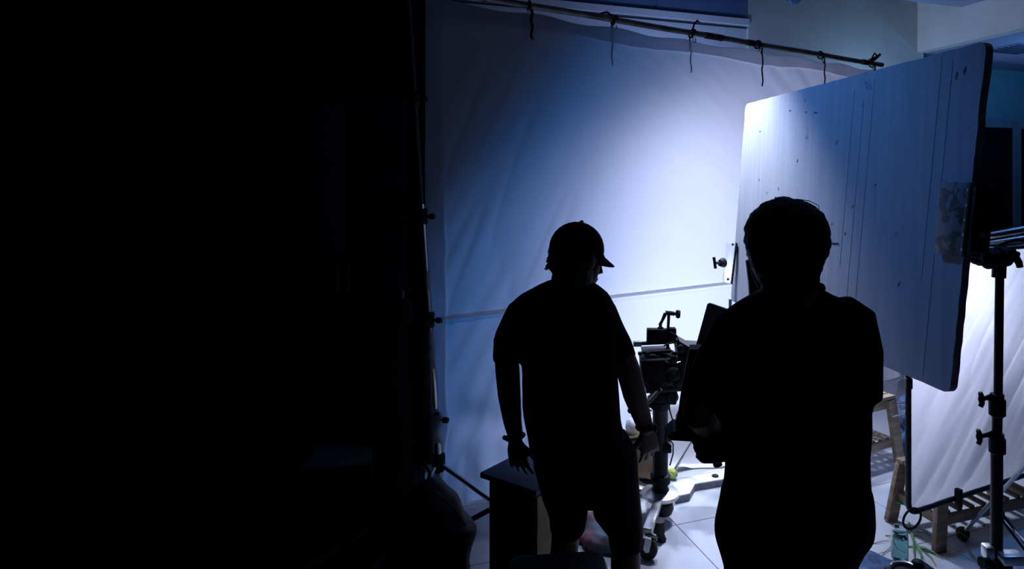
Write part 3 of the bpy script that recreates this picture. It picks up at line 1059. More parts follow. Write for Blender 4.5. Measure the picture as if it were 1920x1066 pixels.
stems = [((1704, 978), (1716, 1060), .008, 'long thick green stem lying upright in view beside the jar'),
         ((1714, 1020), (1768, 1046), .007, 'green stem running from the jar to the bench leg'),
         ((1716, 1014), (1730, 1062), .007, 'green stem crossing the long stem beside the jar'),
         ((1700, 1022), (1758, 1038), .006, 'green stem lying uppermost of the crossed bunch by the bench leg'),
         ((1730, 1030), (1756, 1060), .005, 'green stem pointing down to the black tray'),
         ((1712, 1030), (1712, 1062), .005, 'straight dark stem between jar and tray'),
         ((1650, 1042), (1672, 1020), .003, 'thin dark stem left of the jar, nearest the blue cloth'),
         ((1660, 1002), (1674, 1008), .005, 'short green stem behind the jar on its left side'),
         ((1718, 994), (1746, 1003), .003, 'thin dark stem right of the jar, farther one'),
         ((1710, 1002), (1732, 1008), .003, 'thin dark stem right of the jar, nearer one'),
         ((1638, 1017), (1668, 1011), .003, 'thin dark stem farthest left of the jar'),
         ((1640, 940), (1628, 937), .003, 'short dark stem on the far tiles beside the man\'s hip'),
         ((1786, 986), (1790, 979), .004, 'short dark stem in the bright patch under the bench'),
         ((1842, 984), (1858, 981), .004, 'thin stem on the blue floor behind the grip stand')]
for a, b, r_, lab in stems:
    A = FL(*a, .006); B = FL(*b, .006)
    so = thing('cut_greenery', (A + B) / 2 - V(0, 0, .006), lab, 'greenery', 'cut greenery scattered round the jar')
    mid = (A + B) / 2 + V(.008, .0, r_ * .8)
    A.z = B.z = r_ * .55
    m_ = M_stem if r_ > .0045 else M_stemd
    MB().tube([A, lerp(A, mid, .5), mid, lerp(mid, B, .5), B], [r_ * .5, r_ * .55, r_ * .5, r_ * .45, r_ * .25], 7).build('stalk', m_, so)
    if r_ > .0055:
        MB().add([A, lerp(A, B, .3) + V(.012, 0, .012), lerp(A, B, .75) + V(.02, .005, .004), lerp(A, B, .4) + V(-.002, 0, .01)], [(0, 1, 2, 3)]).build('leaf', m_, so)

# blue cloth and black tray in the foreground right
bcl = FL(1640, 1058)
cth2 = thing('floor_cloth', bcl, 'blue denim cloth spread on the floor left of the jar', 'cloth')
mb = MB()
pts = []
for j in range(21):
    for i in range(31):
        u, v_ = i / 30, j / 20
        x = lerp(FL(1580, 1130), FL(1750, 1130), u); y = lerp(FL(1585, 1018), FL(1695, 1062), u)
        p = lerp(x, y, v_)
        p.z = .006 + .022 * max(0, noise.noise(V(p.x * 9, p.y * 9, 2))) + .012 * max(0, noise.noise(V(p.x * 20, p.y * 20, 7)))
        mb.v.append(p)
for j in range(20):
    for i in range(30):
        a = j * 31 + i
        mb.f.append((a, a + 1, a + 32, a + 31))
o = mb.build('sheet', M_denim, cth2)
sm = o.modifiers.new('thick', 'SOLIDIFY'); sm.thickness = .004
tr = FL(1722, 1090)
trp = thing('black_tray', tr, 'black tray of small shiny gear at the bottom edge', 'tray')
MB().box(tr + V(0, 0, .02), (.22, .2, .03), Matrix.Rotation(.3, 3, 'Z'), .008).build('tray_body', M_black, trp)
MB().tube([tr + V(-.05 + .05 * math.cos(a), .05 + .03 * math.sin(a), .045) for a in [PI * q / 10 for q in range(11)]], .008, 8).build('handle', M_chrome, trp)
MB().ball(tr + V(.03, .07, .045), (.03, .025, .02)).build('fitting', M_blackmetal, trp)

# right light stand
b = FL(1945, 960)
ball_stand('light stand with ball feet at the right edge behind the grip stand', 1948, 2.95, 620,
           dict(upper=.66, lower=.2, feet=[FL(1805, 1011), FL(2060, 1180), V(2.35, 3.0, 0)]),
           ['dark tennis ball on a stand foot under the small silk', 'tennis ball on the nearer foot at the right edge', 'tennis ball on the hidden right foot'], M_steel)
# double strut seen right of the grip stand
dp = FL(1960, 1085)
ds = thing('folded_stand', dp, 'folded thin twin-rod stand leaning at the right edge', 'stand')
for off in (0, .028):
    MB().tube([P(1874 , 968, 3.1) + V(0, 0, off), dp + V(off * .3, 0, off + .008)], .0065, 8).build('rod', M_blackmetal, ds)
MB().ball(dp + V(0, 0, .02), (.02, .02, .02)).build('foot', M_rubber, ds)
MB().bar(P(1872, 967, 3.1), P(1880, 968, 3.1) , .03, .05, V(0, 0, 1), .003).build('joint', M_blackmetal, ds)
for q in range(1):
    MB().tube([P(1876, 966, 3.1), V(P(1876, 966, 3.1).x - .01, 3.12, .008)], .007, 8).build('rear_rod', M_blackmetal, ds)

# ================================================================== SET FLOOR PIECES IN THE CENTRE
M_setboard = mat('white_laminate', (.74, .75, .78), .35, var=.05)
M_setedge = mat('grey_board_edge', (.2, .21, .25), .8, var=.3, scale=30)
zt2 = .045
fp = lambda px, py: FL(px, py, zt2)
poly = [fp(1266, 930), fp(1293, 924), fp(1303, 906), fp(1400, 890), fp(1500, 872), fp(1480, 862), fp(1330, 882), fp(1262, 905)]
pf = thing('low_platform', V(.6, 4.0, 0), 'low white platform sheet with a notched grey edge on the floor', 'platform')
MB().prism(poly, V(0, 0, -.006)).build('top_sheet', M_setboard, pf, False)
MB().prism([p - V(0, 0, .006) for p in poly], V(0, 0, -zt2 + .008)).build('edge', M_setedge, pf, False)
MB().lathe(FL(1341, 892, zt2 + .001), [(.022, 0), (.02, .006), (.0, .007)], V(0, 0, 1), 14).build('recessed_cap', M_black, pf)
# white paper sweep hanging behind the tripod
ws = thing('paper_sweep', FL(1330, 860), 'white paper sweep curving onto the floor behind the tripod', 'backdrop paper')
mb = MB()
A = FL(1225, 868); B = FL(1520, 838)
ppd = V((B - A).y, -(B - A).x, 0).normalized()
if ppd.y > 0: ppd = -ppd
for i in range(41):
    t = i / 40
    b0 = lerp(A, B, t)
    for j in range(13):
        v_ = j / 12
        wob = .012 * math.sin(t * 23 + v_ * 3) * (1 - v_)
        z = .006 + .5 * max(0, v_ - .25) ** 1.3 * 1.1
        p = b0 + ppd * ((.16 * (1 - v_) ** 2) + wob) + V(0, 0, z + max(0, .03 * math.sin(t * 17) * (1 - v_) ** 3))
        mb.v.append(p)
for i in range(40):
    for j in range(12):
        a = i * 13 + j
        mb.f.append((a, a + 1, a + 14, a + 13))
o = mb.build('sheet', mat('white_paper', (.78, .79, .82), .8, var=.04), ws)
sm = o.modifiers.new('thick', 'SOLIDIFY'); sm.thickness = .002

# brown crate behind the column
bxp = FL(1206, 925)
crate = thing('cardboard_box', bxp, 'brown cardboard box with crumpled white paper, behind the tripod column', 'box')
rot = Matrix.Rotation(.35, 3, 'Z')
MB().box(bxp + V(-.02, .1, .16), (.2, .2, .32), rot, .004).build('carton', M_card, crate)
MB().box(bxp + V(-.04, -.01, .34), (.2, .1, .006), Matrix.Rotation(.35, 3, 'Z') @ Matrix.Rotation(-.5, 3, 'X'), .001).build('flap', M_card, crate)
mb = MB(); mb.ball(bxp + V(-.02, .1, .36), (.09, .08, .06)); mb.ball(bxp + V(.03, .08, .40), (.06, .05, .05))
lump('paper_wad', mb, M_setboard, crate, .012, .02, 14)

# ================================================================== CAMERA RIG ON PEDESTAL
CYD = 3.70
c_ = lambda px, py, d=0.0: P(px, py, CYD + d)
col = V(c_(1238, 900).x, CYD, 0)
rig = thing('camera_pedestal', col, 'wheeled camera pedestal with round base and black column', 'pedestal')
zc0, zc1 = .12, c_(0, 762).z
MB().lathe(V(col.x, CYD, zc0), [(.05, 0), (.05, .03), (.043, .04), (.043, zc1 - zc0 - .02), (.048, zc1 - zc0)], V(0, 0, 1), 24).build('column', M_blackmetal, rig)
MB().lathe(V(col.x, CYD, .115), [(.04, -.03), (.08, -.02), (.105, .0), (.105, .018), (.06, .028), (.05, .03)], V(0, 0, 1), 28).build('base_plate', M_alu, rig)
MB().lathe(V(col.x + .01, CYD - .03, .09), [(.03, -.07), (.05, -.06), (.062, -.03), (.055, .0)], V(0, 0, 1), 20).build('base_cone', M_blackmetal, rig)
MB().lathe(V(col.x, CYD, .18), [(.045, 0), (.056, .006), (.056, .05), (.045, .056)], V(0, 0, 1), 20).build('column_collar', M_black, rig)
MB().tube([V(col.x - .03, CYD - .04, .2), V(col.x - .09, CYD - .06, .22), V(col.x - .12, CYD - .065, .235)], [.012, .015, .01], 10).build('brake_lever', M_black, rig)
wheels = [FL(1214, 1047), FL(1120, 935), V(col.x + .28, CYD + .42, 0)]
wheels[1] = V(col.x - .42, CYD + .22, 0)
wheels[2] = V(col.x + .02, CYD + .46, 0)
for wi, wp in enumerate(wheels):
    d = V(wp.x - col.x, wp.y - CYD, 0)
    dn = d.normalized()
    arm = MB().bar(V(col.x, CYD, .115) + dn * .05, V(wp.x, wp.y, .135), .045, .03, V(0, 0, 1), .003).build('dolly_arm', M_alu, rig)
    ax = V(.35, .937, 0) if wi == 0 else V(-dn.y, dn.x, 0)
    fw = V(-ax.y, ax.x, 0)
    hc = V(wp.x, wp.y, .05)
    wh = MB().lathe(hc - ax * .016, [(.02, 0), (.047, .001), (.05, .006), (.05, .026), (.047, .031), (.02, .032)], ax, 26).build('caster_wheel', M_rubber, rig)
    MB().lathe(hc - ax * .019, [(.012, 0), (.014, .003), (.014, .035), (.012, .038)], ax, 12).build('axle', M_steel, wh)
    fk = MB()
    for sgn in (-1, 1):
        fk.bar(hc + ax * sgn * .022, hc + ax * sgn * .022 + V(0, 0, .062) - fw * .012, .004, .032, fw)
    fk.box(hc + V(0, 0, .063), (.055, .05, .006), Matrix((ax, fw, V(0, 0, 1))).transposed(), .001)
    fk.build('caster_fork', M_alu, rig)
    MB().bar(hc + V(0, 0, .066) - fw * .005, hc + V(.045, -.02, .058), .03, .012, V(0, 0, 1), .003).build('caster_brake', M_blackmetal, rig)
MB().tube([V(col.x - .03, CYD - .26, .045), V(col.x - .03, CYD - .26, .105)], .03, 14).build('bumper', M_rubber, rig)
MB().tube([V(col.x - .015, CYD - .26, .002), V(col.x - .03, CYD - .26, .05)], [.024, .02], 12).build('foot', M_rubber, rig)

# fluid head
hd = thing('fluid_head', V(col.x, CYD, zc1), 'black fluid head with pan handle on the pedestal column', 'tripod head')
MB().lathe(V(col.x, CYD, zc1 - .02), [(.03, 0), (.05, .01), (.06, .05), (.045, .08)], V(0, 0, 1), 22).build('bowl', M_black, hd)
MB().box(c_(1244, 738), (.14, .13, .075), Matrix.Rotation(.1, 3, 'Y'), .012).build('head_body', M_black, hd)
MB().box(c_(1230, 752), (.09, .09, .05), None, .01).build('tilt_lock', M_black, hd)
MB().tube([c_(1237, 729, -.1), c_(1217, 752, -.18), c_(1180, 770, -.3)], [.013, .012, .013], 12).build('pan_handle', M_blackmetal, hd)
MB().tube([c_(1238, 727.5, -.098), c_(1235, 731, -.105)], .0135, 12).build('handle_cap', M_alu, hd)
MB().lathe(c_(1262, 744), [(.018, 0), (.024, .004), (.024, .02), (.018, .025)], V(.8, -.6, 0), 14).build('drag_knob', M_black, hd)
# camera
cm = thing('cinema_camera', c_(1240, 725), 'black cinema camera rigged with rods, cables and follow focus', 'camera')
tl = Matrix.Rotation(-.06, 3, 'Y')
MB().box(c_(1240, 690), (.17, .2, .15), tl, .01).build('camera_body', M_black, cm)
MB().box(c_(1243, 722), (.2, .16, .03), tl, .004).build('base_plate', M_blackmetal, cm)
MB().box(c_(1209, 690), (.05, .15, .13), tl, .006).build('battery', M_black, cm)
MB().box(c_(1230, 655), (.16, .12, .016), tl, .003).build('cheese_plate', M_blackmetal, cm)
MB().lathe(c_(1268, 688, .04), [(.042, 0), (.05, .01), (.05, .04), (.045, .045), (.047, .09), (.056, .1), (.056, .13)], V(1, .25, 0), 26).build('lens', M_black, cm)
for q in (-.03, .03):
    MB().tube([c_(1180, 724, q), c_(1300, 718, q)], .0085, 10).build('rod', M_steel, cm)
ff = MB().lathe(c_(1262, 700, -.11), [(.03, 0), (.036, .004), (.036, .02), (.028, .026)], V(0, -1, .1), 22).build('follow_focus', M_black, cm)
MB().tube([c_(1262, 700, -.14), c_(1262, 700, -.165)], .012, 12).build('hub', M_steel, ff)
for q in range(7):
    a = q * .9
    MB().box(c_(1200 + q * 11, 662 + (q % 3) * 3, -.03), (.022, .03, .016), Matrix.Rotation(a * .2, 3, 'Z'), .003).build('accessory_clamp', M_blackmetal, cm)
for (x, y, s1, s2) in ((1262, 672, .02, .012), (1270, 716, .025, .02), (1254, 712, .015, .02), (1214, 662, .012, .012), (1275, 652, .02, .02)):
    MB().lathe(c_(x, y, -.09), [(s1 * .8, 0), (s1, .004), (s1, s2), (s1 * .7, s2 + .004)], V(.3, -1, 0), 14).build('knob', M_black, cm)
# top plate arm, rods and transmitter
MB().tube([c_(1188, 644), c_(1258, 641)], .011, 12).build('top_rod', M_blackmetal, cm)
MB().box(c_(1195, 644), (.045, .03, .028), None, .003).build('rod_clamp', M_alu, cm)
MB().box(c_(1232, 629), (.115, .05, .08), Matrix.Rotation(.02, 3, 'Y'), .006).build('transmitter_box', M_black, cm)
MB().box(c_(1260, 628), (.045, .05, .085), None, .008).build('receiver_box', M_black, cm)
MB().tube([c_(1252, 652), c_(1252, 630), c_(1254, 588)], .0085, 10).build('arm_post', M_blackmetal, cm)
MB().tube([c_(1248, 586), c_(1256, 586.5), c_(1264, 588)], .012, 10).build('arm_joint', M_black, cm)
MB().tube([c_(1264, 588), c_(1269, 588), c_(1269.2, 588), c_(1275, 588.5)], [.009, .009, .018, .022], 14).build('arm_knob', M_black, cm)
MB().box(c_(1270.5, 588.5), (.02, .03, .045), None, .008).build('knob_grip', M_black, cm)
MB().tube([c_(1248, 587), c_(1241, 602), c_(1238, 607), c_(1239, 622)], [.011, .008, .01, .007], 10).build('arm_link', M_blackmetal, cm)
MB().lathe(c_(1238.5, 612), [(.008, 0), (.016, .003), (.016, .01), (.008, .013)], V(0, 0, -1), 12).build('arm_ring', M_black, cm)
for pts in ([(1256, 622), (1268, 628), (1274, 642), (1272, 650)], [(1244, 648), (1262, 640), (1270, 652), (1280, 660)],
            [(1264, 822), (1262, 790), (1256, 770), (1252, 740)], [(1256, 824), (1262, 832), (1262, 850), (1256, 872)],
            [(1210, 700), (1202, 730), (1206, 760), (1222, 770)], [(1250, 700), (1266, 726), (1250, 750), (1240, 742)]):
    MB().tube([c_(x, y, -.07) for x, y in pts], .004, 7).build('cable', M_rubber, cm)
# matte box and its raised flag
MB().prism([c_(1268, 636), c_(1292, 650), c_(1326, 652), c_(1322, 720), c_(1276, 716)], V(0, .16, 0)).build('matte_box', M_black, cm, False)
MB().prism([c_(1272, 664), c_(1300, 660), c_(1300, 666), c_(1272, 668)], V(0, .1, 0)).build('matte_rod_bracket', M_blackmetal, cm, False)
fv_ = [c_(1326, 570), c_(1330, 568), c_(1362, 579), c_(1366, 584), c_(1350, 656), c_(1345, 660), c_(1310, 652), c_(1305, 646)]
MB().prism(fv_, V(.006, .02, 0)).build('top_flag', M_black, cm, False)
MB().bar(c_(1296, 652), c_(1340, 654), .08, .02, V(0, 0, 1), .004).build('flag_hinge', M_black, cm)
for pts in ([(1245, 716), (1255, 721), (1266, 717)], [(1247, 676), (1258, 682), (1276, 678)]):
    MB().tube([c_(x, y, -.1) for x, y in pts], .003, 6).build('cable', M_steel, cm)
MB().box(c_(1250, 838, -.02), (.05, .05, .05), None, .006).build('cable_box', M_black, rig)
MB().box(c_(1252, 812, -.02), (.03, .04, .08), None, .006).build('cable_clip', M_blackmetal, rig)

# ================================================================== LEFT FOREGROUND
# box with overhanging lid; right side plywood, other faces darker
tz = .5
Nc = V(-.268, 2.91, 0)
e1, e2 = V(-.826, .564, 0), V(.564, .826, 0)
n1l, n2l = .337, .36
bctr = Nc + e1 * (n1l / 2) + e2 * (n2l / 2)
rot = Matrix((e2, e1, V(0, 0, 1))).transposed()
bk = thing('lidded_box', bctr, 'dark stacked plywood box with overhanging blue lid beside the capped man', 'box')
M_boxdark = mat('dark_box_faces', (.012, .014, .02), .8, var=.3, scale=12)
M_lid = mat('navy_lid', (.010, .024, .07), .6, var=.15, scale=12)
MB().box(bctr + V(0, 0, tz / 2 - .015), (n2l - .06, n1l - .06, tz - .03), rot, .004).build('carcass', M_boxdark, bk)
MB().box(bctr - e1 * (n1l / 2 - .025) + V(0, 0, tz / 2 - .02), (n2l - .07, .01, tz - .05), rot, .002).build('side_panel', M_ply, bk)
MB().box(bctr + V(0, 0, tz - .012), (n2l, n1l, .026), rot, .004).build('lid', M_lid, bk)
# colourful rag behind the legs
rgp = FL(1122, 1000)
rg = thing('floor_rag', rgp, 'crumpled teal and red rag on the floor between the man\'s legs', 'rag')
M_rag = mat('teal_rag', (.03, .08, .11), .95, var=.4, scale=7, col2=(.10, .025, .04))
mb = MB(); mb.ball(rgp + V(0, 0, .02), (.16, .14, .04)); mb.ball(rgp + V(.04, -.12, .025), (.12, .1, .045)); mb.ball(rgp + V(-.08, .05, .03), (.1, .09, .05))
lump('cloth', mb, M_rag, rg, .012, .02, 12)
# black soft case in the foreground
fc = P(1050, 1062, 1.9)
fcz = thing('soft_case', V(-.1, 1.9, 0), 'black soft equipment case in the foreground below the capped man', 'case')
MB().box(V(P(1046, 0, 1.9).x, 1.9, .37), (.30, .22, .74 + .02), Matrix.Rotation(.12, 3, 'Z'), .04).build('case_body', M_darkfabric, fcz)
MB().tube([V(-.16, 1.86, .75), V(-.13, 1.85, .775), V(-.08, 1.85, .775), V(-.05, 1.86, .75)], .01, 8).build('handle', M_darkfabric, fcz)

# equipment bag hanging on the left stand and other dark gear
gb = FL(835, 1085)
bag = thing('gear_bag', gb, 'black slumped gear bag at the foot of the tall pipe stand', 'bag')
mb = MB()
mb.tube([P(796, 905, 3.2), P(815, 950, 3.15), P(835, 1000, 3.12), P(830, 1060, 3.1), P(820, 1090, 3.1)], [.07, .11, .135, .13, .1], 14)
mb.tube([P(770, 930, 3.2), P(780, 1000, 3.15), P(785, 1088, 3.1)], [.08, .14, .13], 14)
lump('bag_body', mb, M_darkfabric, bag, .014, .02, 7)
MB().tube([P(790, 905, 3.18), P(786, 880, 3.2), P(797, 868, 3.2), P(806, 885, 3.2), P(806, 905, 3.18)], .009, 8).build('handle', M_darkfabric, bag)
MB().tube([P(812, 920, 3.02), P(850, 950, 2.99), P(872, 985, 2.98)], .006, 6).build('piping', M_rubber, bag)
lump_c = V(-1.03, 3.5, 0)
cape = thing('draped_coat', lump_c, 'dark coat draped over a stand left of the white cloth', 'coat')
mb = MB()
Yc = 3.5
mb.tube([P(760, 560, Yc), P(745, 620, Yc), P(740, 720, Yc), P(745, 820, Yc), P(742, 920, Yc), P(735, 1000, Yc)], [.06, .13, .16, .17, .17, .15], 18, flat=.7)
mb.tube([P(790, 600, Yc), P(785, 700, Yc), P(792, 790, Yc), P(800, 870, Yc)], [.04, .07, .055, .035], 12)
mb.tube([P(700, 640, Yc), P(690, 740, Yc), P(680, 830, Yc)], [.05, .07, .06], 12)
remesh(mb, 'coat_cloth', M_blackcloth, cape, .016, 4, lambda c: .02 * noise.noise(V(c.x * 9, c.y * 9, c.z * 2)) + .006 * noise.noise(c * 25))
MB().tube([P(752, 545, Yc), V(P(752, 0, Yc).x, Yc, .02)], .016, 10).build('stand_pole', M_blackmetal, cape)
for a in (40, 160, 280):
    d = V(math.cos(math.radians(a)), math.sin(math.radians(a)), 0)
    MB().tube([V(P(752, 0, Yc).x, Yc, .3), V(P(752, 0, Yc).x, Yc, .012) + d * .35], .01, 8).build('stand_leg', M_blackmetal, cape)
# straps dangling at left pole
stp = thing('webbing_strap', P(797, 850, 3.6), 'dark webbing strap dangling from the tall pipe stand', 'strap')
MB().tube([P(806, 785, 3.72), P(792, 820, 3.7), P(788, 850, 3.7), P(800, 880, 3.7)], .012, 8, flat=.4).build('webbing', M_darkfabric, stp)
MB().tube([P(806, 785, 3.74), P(812, 830, 3.72), P(806, 870, 3.72)], .012, 8, flat=.4).build('webbing', M_darkfabric, stp)
# tall dark cabinet at the left wall side
CBY = 3.95
cabp = P(660, 900, CBY)
cab = thing('tall_cabinet', V(cabp.x, CBY, 0), 'tall dark cabinet standing in the gloom at the left', 'cabinet')
ca0, ca1 = P(548, 185, CBY), P(762, 185, CBY)
M_cab = mat('dark_cabinet_paint', (.02, .024, .035), .7, var=.25, scale=5)
MB().box(V((ca0.x + ca1.x) / 2, CBY + .25, ca0.z / 2), (ca1.x - ca0.x, .5, ca0.z), None, .006).build('carcass', M_cab, cab)
mx_ = (ca0.x + ca1.x) / 2 - .02
for (x0, x1) in ((ca0.x + .02, mx_ - .004), (mx_ + .004, ca1.x - .02)):
    d_ = MB().box(V((x0 + x1) / 2, CBY - .01, ca0.z / 2 + .03), (x1 - x0, .022, ca0.z - .1), None, .004).build('door', M_cab, cab)
    MB().tube([V(mx_ + (.03 if x0 > mx_ - .01 else -.03), CBY - .04, 1.2), V(mx_ + (.03 if x0 > mx_ - .01 else -.03), CBY - .04, 1.4)], .008, 8).build('handle', M_steel, d_)
# low pale crate catching a little light
cr = FL(625, 985)
crt = thing('storage_crate', cr, 'dim blue-grey crate on the floor left of the draped coat', 'crate')
M_cr = mat('grey_crate_plastic', (.10, .12, .16), .7, var=.2)
cz = cr + V(-.03, .25, .0)
MB().box(cz + V(0, 0, .14), (.36, .4, .28), Matrix.Rotation(.15, 3, 'Z'), .01).build('crate_body', M_cr, crt)
MB().box(cz + V(0, 0, .29), (.38, .42, .03), Matrix.Rotation(.15, 3, 'Z'), .008).build('crate_lid', M_cr, crt)

# ================================================================== PEOPLE
def sup(c, ax, ay, rx, ry, n=24, e=2.4):
    out = []
    for k in range(n):
        a = 2 * PI * k / n
        ca, sa = math.cos(a), math.sin(a)
        out.append(c + ax * (math.copysign(abs(ca) ** (2 / e), ca) * rx) + ay * (math.copysign(abs(sa) ** (2 / e), sa) * ry))
    return out


def loft_px(mb, rows, Y, grow=0.0, yaw=0.0, lift=0.0):
    """rows: (py, pxL, pxR, half depth m, depth offset m)"""
    rings = []
    for (py, a, b, hd_, dy) in rows:
        c = P((a + b) / 2, py, Y + dy)
        hw_ = (b - a) / 2 * Y / FPX
        rings.append(sup(c + V(0, 0, lift), V(1, 0, 0), V(0, 1, 0), hw_ + grow, hd_ + grow))
    return mb.rings(rings)


def head_shapes(mb, c, yaw, pitch, sc=1.0):
    """head with brow, nose, chin, ears; c = centre; faces direction yaw (0 = +Y) pitched down"""
    Rm = Matrix.Rotation(yaw, 3, 'Z') @ Matrix.Rotation(-pitch, 3, 'X')
    T = lambda x, y, z: Vector(c) + Rm @ V(x * sc, y * sc, z * sc)

    def ell(x, y, z, rx, ry, rz):
        n = 16; m = 9
        rr = []
        for i in range(m):
            th = PI * (i + .03) / (m - 1 + .06)
            rr.append([T(x + rx * math.sin(th) * math.cos(2 * PI * q / n), y + ry * math.sin(th) * math.sin(2 * PI * q / n), z - rz * math.cos(th)) for q in range(n)])
        mb.rings(rr)
    ell(0, -.012, .03, .076, .095, .088)      # cranium
    ell(0, .035, -.03, .058, .058, .085)      # face
    ell(0, .062, -.092, .032, .03, .026)      # chin
    ell(0, .01, -.07, .055, .055, .04)        # jaw
    ell(0, .088, .018, .045, .014, .012)      # brow
    mb.tube([T(0, .088, .01), T(0, .108, -.018), T(0, .118, -.034), T(0, .095, -.042)], [.009, .011, .014, .01], 8)   # nose
    ell(0, .092, -.062, .024, .012, .007); ell(0, .09, -.073, .02, .012, .007)      # lips
    for s in (-1, 1):
        ell(s * .077, -.008, -.012, .01, .02, .032)     # ears
        ell(s * .032, .08, -.005, .014, .012, .008)     # eyelids
    return T, Rm


def hand(mb, wrist, dirv, palmn, thumb_side, sc=1.0, curl=.35):
    """relaxed hand: palm, four unequal bent fingers, thumb from the side of the palm near its base"""
    d = Vector(dirv).normalized(); n = Vector(palmn); n = (n - d * n.dot(d)).normalized()
    s = d.cross(n).normalized() * thumb_side
    w = Vector(wrist)
    rings = []
    for t, hw_, th in ((-.02, .026, .02), (.01, .03, .018), (.045, .04, .016), (.085, .042, .014), (.098, .039, .011)):
        rings.append(sup(w + d * t * sc, s, n, hw_ * sc, th * sc, 14))
    mb.rings(rings)
    for k, (off, L) in enumerate(((.0315, .072), (.0105, .082), (-.0105, .076), (-.031, .060))):
        p = w + (d * .09 + s * off) * sc
        pts = [p - d * .02 * sc, p]
        a = curl * .5
        for q, fr in enumerate((.45, .32, .23)):
            a += curl * (.9 + .15 * k)
            v_ = d * math.cos(a) + n * math.sin(a) + s * (off * 6)
            pts.append(pts[-1] + v_.normalized() * L * fr * sc)
        mb.tube(pts, [.0092 * sc, .009 * sc, .0085 * sc, .0075 * sc, .006 * sc], 9)
    p = w + (d * .025 + s * .025) * sc
    t1 = p + (d * .03 + s * .028 + n * .008) * sc
    t2 = t1 + (d * .034 + s * .01 + n * .012) * sc
    t3 = t2 + (d * .024 - s * .002 + n * .01) * sc
    mb.tube([p - d * .01 * sc, p, t1, t2, t3], [.014 * sc, .014 * sc, .0115 * sc, .0105 * sc, .008 * sc], 9)


def foot(mb, ankle, fwd, L=.26):
    f = Vector(fwd).normalized(); s = V(f.y, -f.x, 0); a = Vector(ankle)
    rings = []
    for t, w_, h in ((-.08, .03, .03), (-.05, .038, .05), (0, .04, .05), (.06, .045, .035), (.12, .05, .025), (.165, .035, .018), (.18, .02, .012)):
        c = V(a.x, a.y, h + .004) + f * t
        rings.append(sup(c, s, V(0, 0, 1), w_, h, 14))
    mb.rings(rings)


def fold_disp(amp, fr=6.0, vs=.35):
    return lambda c: amp * noise.noise(V(c.x * fr, c.y * fr, c.z * fr * vs)) + amp * .6 * noise.noise(V(c.x * fr * 2.2, c.y * fr * 2.2, c.z * fr * 1.4))


# ---------------------------------------------------------------- man with cap
Y1 = 2.36
m1 = thing('person', V(P(1100, 0, Y1).x, Y1, 0), 'person in a baseball cap, T-shirt and knee shorts, arms hanging, looking down right', 'person', 'film crew seen from behind')
sc1 = FPX / Y1
p1 = lambda px, py, d=0.0: P(px, py, Y1 + d)
b = MB()
hc = p1(1084, 482)
T1, R1 = head_shapes(b, hc, math.radians(-47), math.radians(13), 1.0)
b.tube([p1(1076, 500, -.01), p1(1071, 535, -.015), p1(1066, 580, -.02)], [.072, .074, .085], 16)
loft_px(b, [(545, 1030, 1115, .06, 0), (562, 985, 1138, .085, 0), (600, 975, 1142, .1, 0), (660, 985, 1150, .105, 0), (740, 992, 1158, .1, .0), (800, 995, 1162, .1, 0),
            (850, 1002, 1192, .11, 0), (890, 1010, 1196, .115, 0), (925, 1016, 1196, .11, 0)], Y1)
arm_l = [p1(976, 604), p1(948, 640, -.01), p1(952, 700, -.01), p1(955, 740, .0), p1(961, 790, .015), p1(968, 822, .02)]
b.tube(arm_l, [.046, .045, .043, .041, .033, .027], 14)
hand(b, p1(966, 824, .02), p1(975, 885, .05) - p1(966, 824, .02), V(.35, .93, 0), 1, .95, .16)
arm_r = [p1(1126, 602), p1(1158, 645, .03), p1(1180, 700, .05), p1(1190, 740, .07), p1(1205, 785, .1), p1(1212, 806, .11)]
b.tube(arm_r, [.046, .046, .045, .043, .034, .027], 14)
hand(b, p1(1212, 806, .11), p1(1224, 872, .16) - p1(1212, 806, .11), V(-.3, .9, 0), -1, .95, .2)
loft_px(b, [(905, 1022, 1100, .085, 0), (960, 1036, 1095, .08, .0), (1010, 1034, 1086, .062, .01), (1060, 1030, 1083, .06, .0), (1120, 1030, 1080, .056, -.02), (1200, 1034, 1076, .045, -.02), (1290, 1040, 1070, .034, -.02)], Y1)
loft_px(b, [(905, 1112, 1196, .085, 0), (960, 1118, 1196, .08, .0), (1010, 1146, 1200, .066, .01), (1060, 1145, 1201, .064, .0), (1120, 1146, 1198, .058, -.02), (1200, 1150, 1194, .046, -.02), (1290, 1156, 1188, .036, -.02)], Y1)
foot(b, V(p1(1055, 0).x, Y1 - .02, 0), V(.25, 1, 0)); foot(b, V(p1(1172, 0).x, Y1 - .02, 0), V(.45, 1, 0))
remesh(b, 'body', M_skin, m1, .0052, 3)
# T-shirt
b = MB()
loft_px(b, [(524, 1030, 1108, .07, 0), (536, 1004, 1124, .085, 0), (550, 978, 1140, .11, 0), (566, 958, 1149, .12, 0), (590, 950, 1154, .125, 0), (620, 958, 1154, .128, 0), (660, 976, 1156, .13, 0), (700, 979, 1160, .13, 0), (720, 978, 1161, .13, 0), (750, 979, 1163, .13, 0),
            (790, 984, 1166, .13, 0), (820, 990, 1172, .132, 0), (846, 994, 1180, .135, 0)], Y1)
b.tube([p1(1008, 580), p1(974, 592), p1(954, 632, -.01), p1(951, 678, -.015)], [.055, .062, .054, .05], 18)
b.tube([p1(1100, 572), p1(1127, 590), p1(1150, 636, .03), p1(1170, 678, .045)], [.055, .060, .054, .05], 18)
remesh(b, 'tshirt', M_blackcloth, m1, .009, 5, fold_disp(.007, 7, .5))
